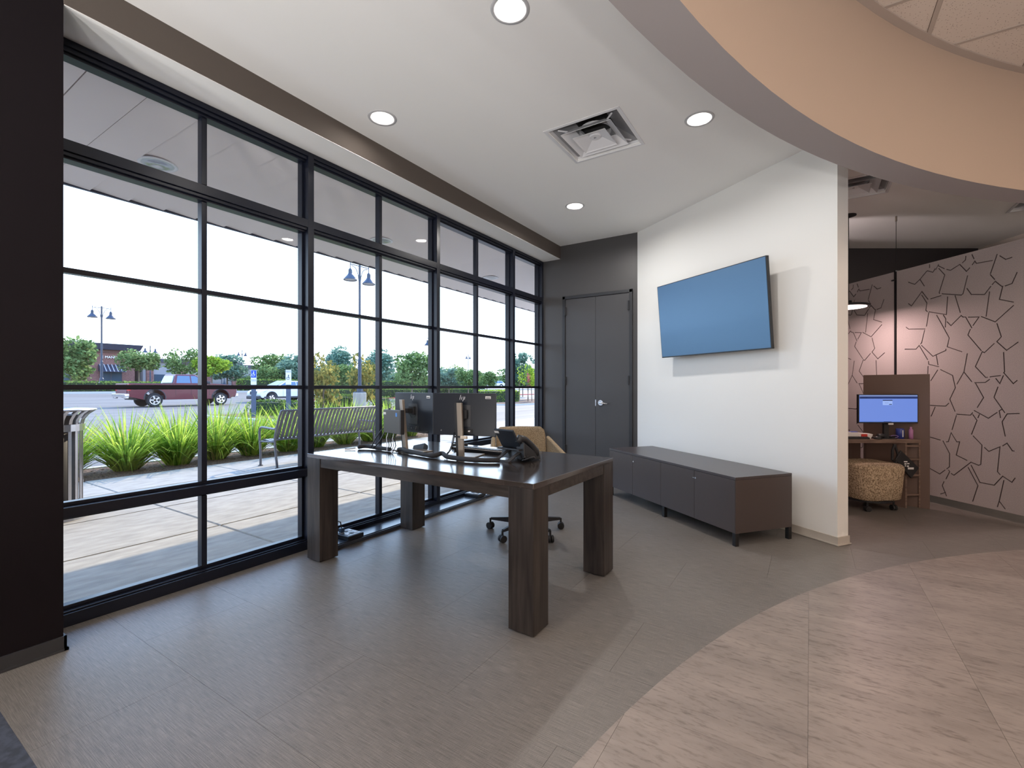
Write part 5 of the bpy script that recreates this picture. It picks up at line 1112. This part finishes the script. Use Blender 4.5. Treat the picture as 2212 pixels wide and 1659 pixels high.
# hedges
def hedge(x0, y0, x1, y1, w, h, label, m=None, dens=55, size=.09, rounded=False):
    t = thing('hedge', label, 'hedge', ((x0 + x1) / 2, (y0 + y1) / 2, gz((x0 + x1) / 2)), math.atan2(y1 - y0, x1 - x0)); L = math.hypot(x1 - x0, y1 - y0); r = random.Random(int(L * 100) + int(x0 * 7)); pts = []
    n = min(int((2 * h + w) * L * dens), 9000)
    for i in range(n):
        u = r.uniform(-L / 2, L / 2)
        if rounded:
            d = Vector((r.gauss(0, 1), r.gauss(0, 1), abs(r.gauss(0, 1)))).normalized(); q_ = 4
            k = (abs(d.x) ** q_ + abs(d.y) ** q_ + abs(d.z) ** q_) ** (-1 / q_); p = Vector((d.x * k * L / 2, d.y * k * w / 2, d.z * k * h)); pts.append(p * r.uniform(.9, 1.02)); continue
        s = r.random() * (2 * h + w)
        if s < h: p = Vector((u, -w / 2 + r.uniform(-.04, .06), s))
        elif s < h + w: p = Vector((u, s - h - w / 2, h + r.uniform(-.06, .05)))
        else: p = Vector((u, w / 2 + r.uniform(-.06, .04), s - h - w))
        pts.append(p)
    for i in range(int(w * h * 60)):
        for e_ in (-1, 1): pts.append(Vector((e_ * L / 2, r.uniform(-w / 2, w / 2), r.uniform(0, h)))) if not rounded else None
    b = B(); leafquads(b, pts, size, r); b.build('foliage', m or L_HEDGE, t)
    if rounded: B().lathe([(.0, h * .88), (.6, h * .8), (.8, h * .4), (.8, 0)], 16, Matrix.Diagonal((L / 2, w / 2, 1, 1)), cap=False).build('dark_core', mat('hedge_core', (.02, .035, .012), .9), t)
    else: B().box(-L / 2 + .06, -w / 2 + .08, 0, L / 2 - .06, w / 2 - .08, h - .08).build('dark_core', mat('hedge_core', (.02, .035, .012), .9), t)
hedge(-19.5, 10.1, -18.5, 11.7, .95, .72, 'low rounded clipped shrub below the blue parking sign', rounded=True, dens=260, size=.035)
hedge(-18.3, 10.8, -17.4, 12.1, .9, .70, 'low rounded clipped shrub behind the end of the bench', rounded=True, dens=260, size=.035)
hedge(-20.7, 14.2, -19.9, 16.2, 1.1, .86, 'rounded clipped shrub left of the lamp pedestal', rounded=True, dens=220, size=.04)
hedge(-20.0, 17.2, -20.4, 18.8, 1.1, .7, 'small shrub right of the lamp pedestal', rounded=True, dens=200, size=.04)
hedge(-21.1, 28.1, -20.05, 31.7, 1.3, .97, 'bright clipped hedge behind the right monitor', m=L_LIME, dens=150, size=.045)
hedge(-35.4, 25.0, -35.4, 47, 1.2, .85, 'long hedge behind the red kerb', dens=70, size=.07)
hedge(-44.2, 22.5, -44.2, 60, 1.4, 1.15, 'very long far hedge below the tree line', dens=30, size=.11)
hedge(-44.0, 4.0, -44.0, 17.5, 1.4, .82, 'clipped hedge at the foot of the far street lamp', dens=60, size=.08)
hedge(-73, 94, -60, 112, 1.6, 1.5, 'pale far hedge behind the small distant white car', dens=30, size=.14)
# islands and kerbs
isl = st(B().prism([(-21.3, 9.6), (-16.1, 9.6), (-15.7, 10.2), (-15.7, 19.5), (-21.7, 21)], -.2, .08).build('planting_island', M_MULCH), 'mulched parking island')
B().prism([(-21.5, 9.4), (-16.0, 9.4), (-15.55, 10.1), (-15.55, 19.6), (-21.9, 21.2)], -.2, .06).build('island_kerb', M_CURB, isl)
is2 = st(B().prism([(-22.6, 26.6), (-17.2, 26.6), (-16.4, 36), (-22.8, 40)], -.2, .10).build('planting_island_far', M_MULCH), 'far parking island')
B().prism([(-22.8, 26.4), (-17.0, 26.4), (-16.2, 36.2), (-23.0, 40.2)], -.2, .08).build('island_kerb', M_CURB, is2)
rk = st(B().box(-34.75, 23.5, 0, -34.55, 60, .25).build('kerb_red', M_REDCURB), 'red painted kerb'); 
st(B().box(-42.9, -20, .6, -42.6, 90, .93).build('kerb_far', M_CURB), 'far pale kerb')
# sign posts
M_SIGNW = mat('sign_white', (.8, .82, .85), .4); M_SIGNB = mat('sign_blue', (.02, .07, .5), .4)
def sign(x, y, label, blue):
    a = math.atan2(-x, y); g = .06; t = thing('parking_sign', label, 'sign', (x, y, g), a)
    B().box(-.085, -.05, 0, .085, .05, 1.78).build('post', mat('slate_post', (.08, .10, .15), .5), t)
    p = B().box(-.10, -.06, 1.28, .10, -.051, 1.86).build('plate', M_SIGNW, t)
    if blue: B().box(-.09, -.064, 1.56, .09, -.060, 1.85).build('blue_field', M_SIGNB, p); c1 = M_SIGNW
    else: c1 = mat('sign_dark', (.02, .02, .05), .5)
    z = 1.70 if blue else 1.56
    s = B().cyl((.0, -.068, z + .085), (.0, -.064, z + .085), .02, seg=12).box(-.012, -.068, z, .012, -.064, z + .06).box(-.01, -.068, z - .02, .05, -.064, z + .0).tube([(-.015 + .05 * cos(q), -.066, z - .03 + .05 * sin(q)) for q in [R(100) + R(250) * i / 12 for i in range(13)]], .008, 4)
    s.build('wheelchair_symbol', c1, p)
    text('lettering', 'RESERVED\nPARKING', .042, mat('sign_dark', (.02, .02, .05), .5), p, (0, -.062, 1.46 if blue else 1.80), (pi / 2, 0, 0), .001, 'CENTER')
sign(-18.6, 10.0, 'parking sign with blue wheelchair panel on a grey post', True)
sign(-17.2, 10.6, 'white parking sign with dark wheelchair symbol on a grey post', False)
tag(B().tube([(-17.0, 10.85, .05), (-17.25, 10.55, 1.1)], .018, 6).build('leaning_stake', M_BLACKM), 'thin dark stake leaning against the white parking sign post', 'stake')
# ---- buildings
bd = thing('brick_shop', 'dark-roofed brick shop building with white wall lettering', 'building', (-80, 14, 1.0))
B().box(-14, 0, 0, 0, 12.4, 5.3).build('wall', M_BRICK, bd)
B().frus([(-14.5, -.6, 5.3), (.7, -.6, 5.3), (.7, 12.8, 5.3), (-14.5, 12.8, 5.3)], [(-14.5, -.9, 6.1), (1.0, -.9, 6.1), (1.0, 13.1, 6.1), (-14.5, 13.1, 6.1)]).build('roof_band', M_FASCIA, bd)
B().box(-14, -.2, 4.9, .15, 12.5, 5.3).build('cornice', mat('brown_cornice', (.12, .06, .05), .7), bd)
B().box(0, 0, -.2, .1, 12.4, .75).build('stone_base', M_STUCCO, bd)
for y0, y1 in ((3.0, 5.6), (8.6, 10.9)):
    wn = B().box(.0, y0, .0, .06, y1, 2.3).build('window', mat('dark_shop_glass', (.04, .07, .11), .1, spec=1), bd)
    for k in range(3): B().box(.05, y0 + (y1 - y0) * k / 2 - .04, 0, .1, y0 + (y1 - y0) * k / 2 + .04, 2.3).build('window_bar', M_FASCIA, wn)
    aw = B().frus([(.0, y0 - .2, 2.4), (1.1, y0 - .2, 2.3), (1.1, y1 + .2, 2.3), (.0, y1 + .2, 2.4)], [(.0, y0 - .2, 3.3), (.02, y0 - .2, 3.3), (.02, y1 + .2, 3.3), (.0, y1 + .2, 3.3)]).build('awning', M_FASCIA, bd)
    for k in range(7):
        yy = y0 - .1 + (y1 - y0 + .2) * k / 6; B().hull([(1.12, yy, 2.33), (1.12, yy + .12, 2.33), (.04, yy + .12, 3.33), (.04, yy, 3.33), (1.14, yy, 2.36), (1.14, yy + .12, 2.36), (.06, yy + .12, 3.36), (.06, yy, 3.36)], ((0, 1, 2, 3), (4, 5, 6, 7), (0, 1, 5, 4), (1, 2, 6, 5), (2, 3, 7, 6), (3, 0, 4, 7))).build('awning_stripe', M_STUCCO, aw)
text('sign_lettering', 'E MANLY S', .46, mat('white_sign_letters', (.9, .9, .9), .4), bd, (.12, 8.7, 4.15), (pi / 2, 0, pi / 2), .03, 'LEFT', 1.0)
bd = thing('shop_wing', 'lower pale shop wing with brick piers beside the brick shop', 'building', (-80, 27.4, 1.0))
B().box(-14, 0, 0, 0, 13, 3.9).build('wall', M_STUCCO, bd)
B().box(-14.2, -.3, 3.9, .5, 13.4, 4.4).build('roof_band', M_FASCIA, bd)
for k in range(4): B().box(0, .3 + 3.9 * k, 0, .35, 1.1 + 3.9 * k, 2.9).build('brick_pier', M_BRICK, bd)
for k in range(3):
    wn = B().box(0, 1.3 + 3.9 * k, 0, .08, 4.0 + 3.9 * k, 2.1).build('window', MATS['dark_shop_glass'], bd); B().box(.07, 2.6 + 3.9 * k, 0, .12, 2.68 + 3.9 * k, 2.1).build('window_bar', M_FASCIA, wn)
bd = thing('far_shop_row', 'long pale far-off shop row behind the trees and blue cars', 'building', (-112, 50, 1.15))
B().box(-12, 0, 0, 0, 42, 4.6).build('wall', M_STUCCO, bd); B().box(-12, -.4, 4.6, .5, 42.4, 5.3).build('roof_band', M_FASCIA, bd)
for k in range(9):
    wn = B().box(0, 1 + 4.6 * k, 0, .1, 4.4 + 4.6 * k, 2.6).build('window', MATS['dark_shop_glass'], bd); B().box(.09, 2.6 + 4.6 * k, 0, .14, 2.75 + 4.6 * k, 2.6).build('window_bar', M_STUCCO, wn)
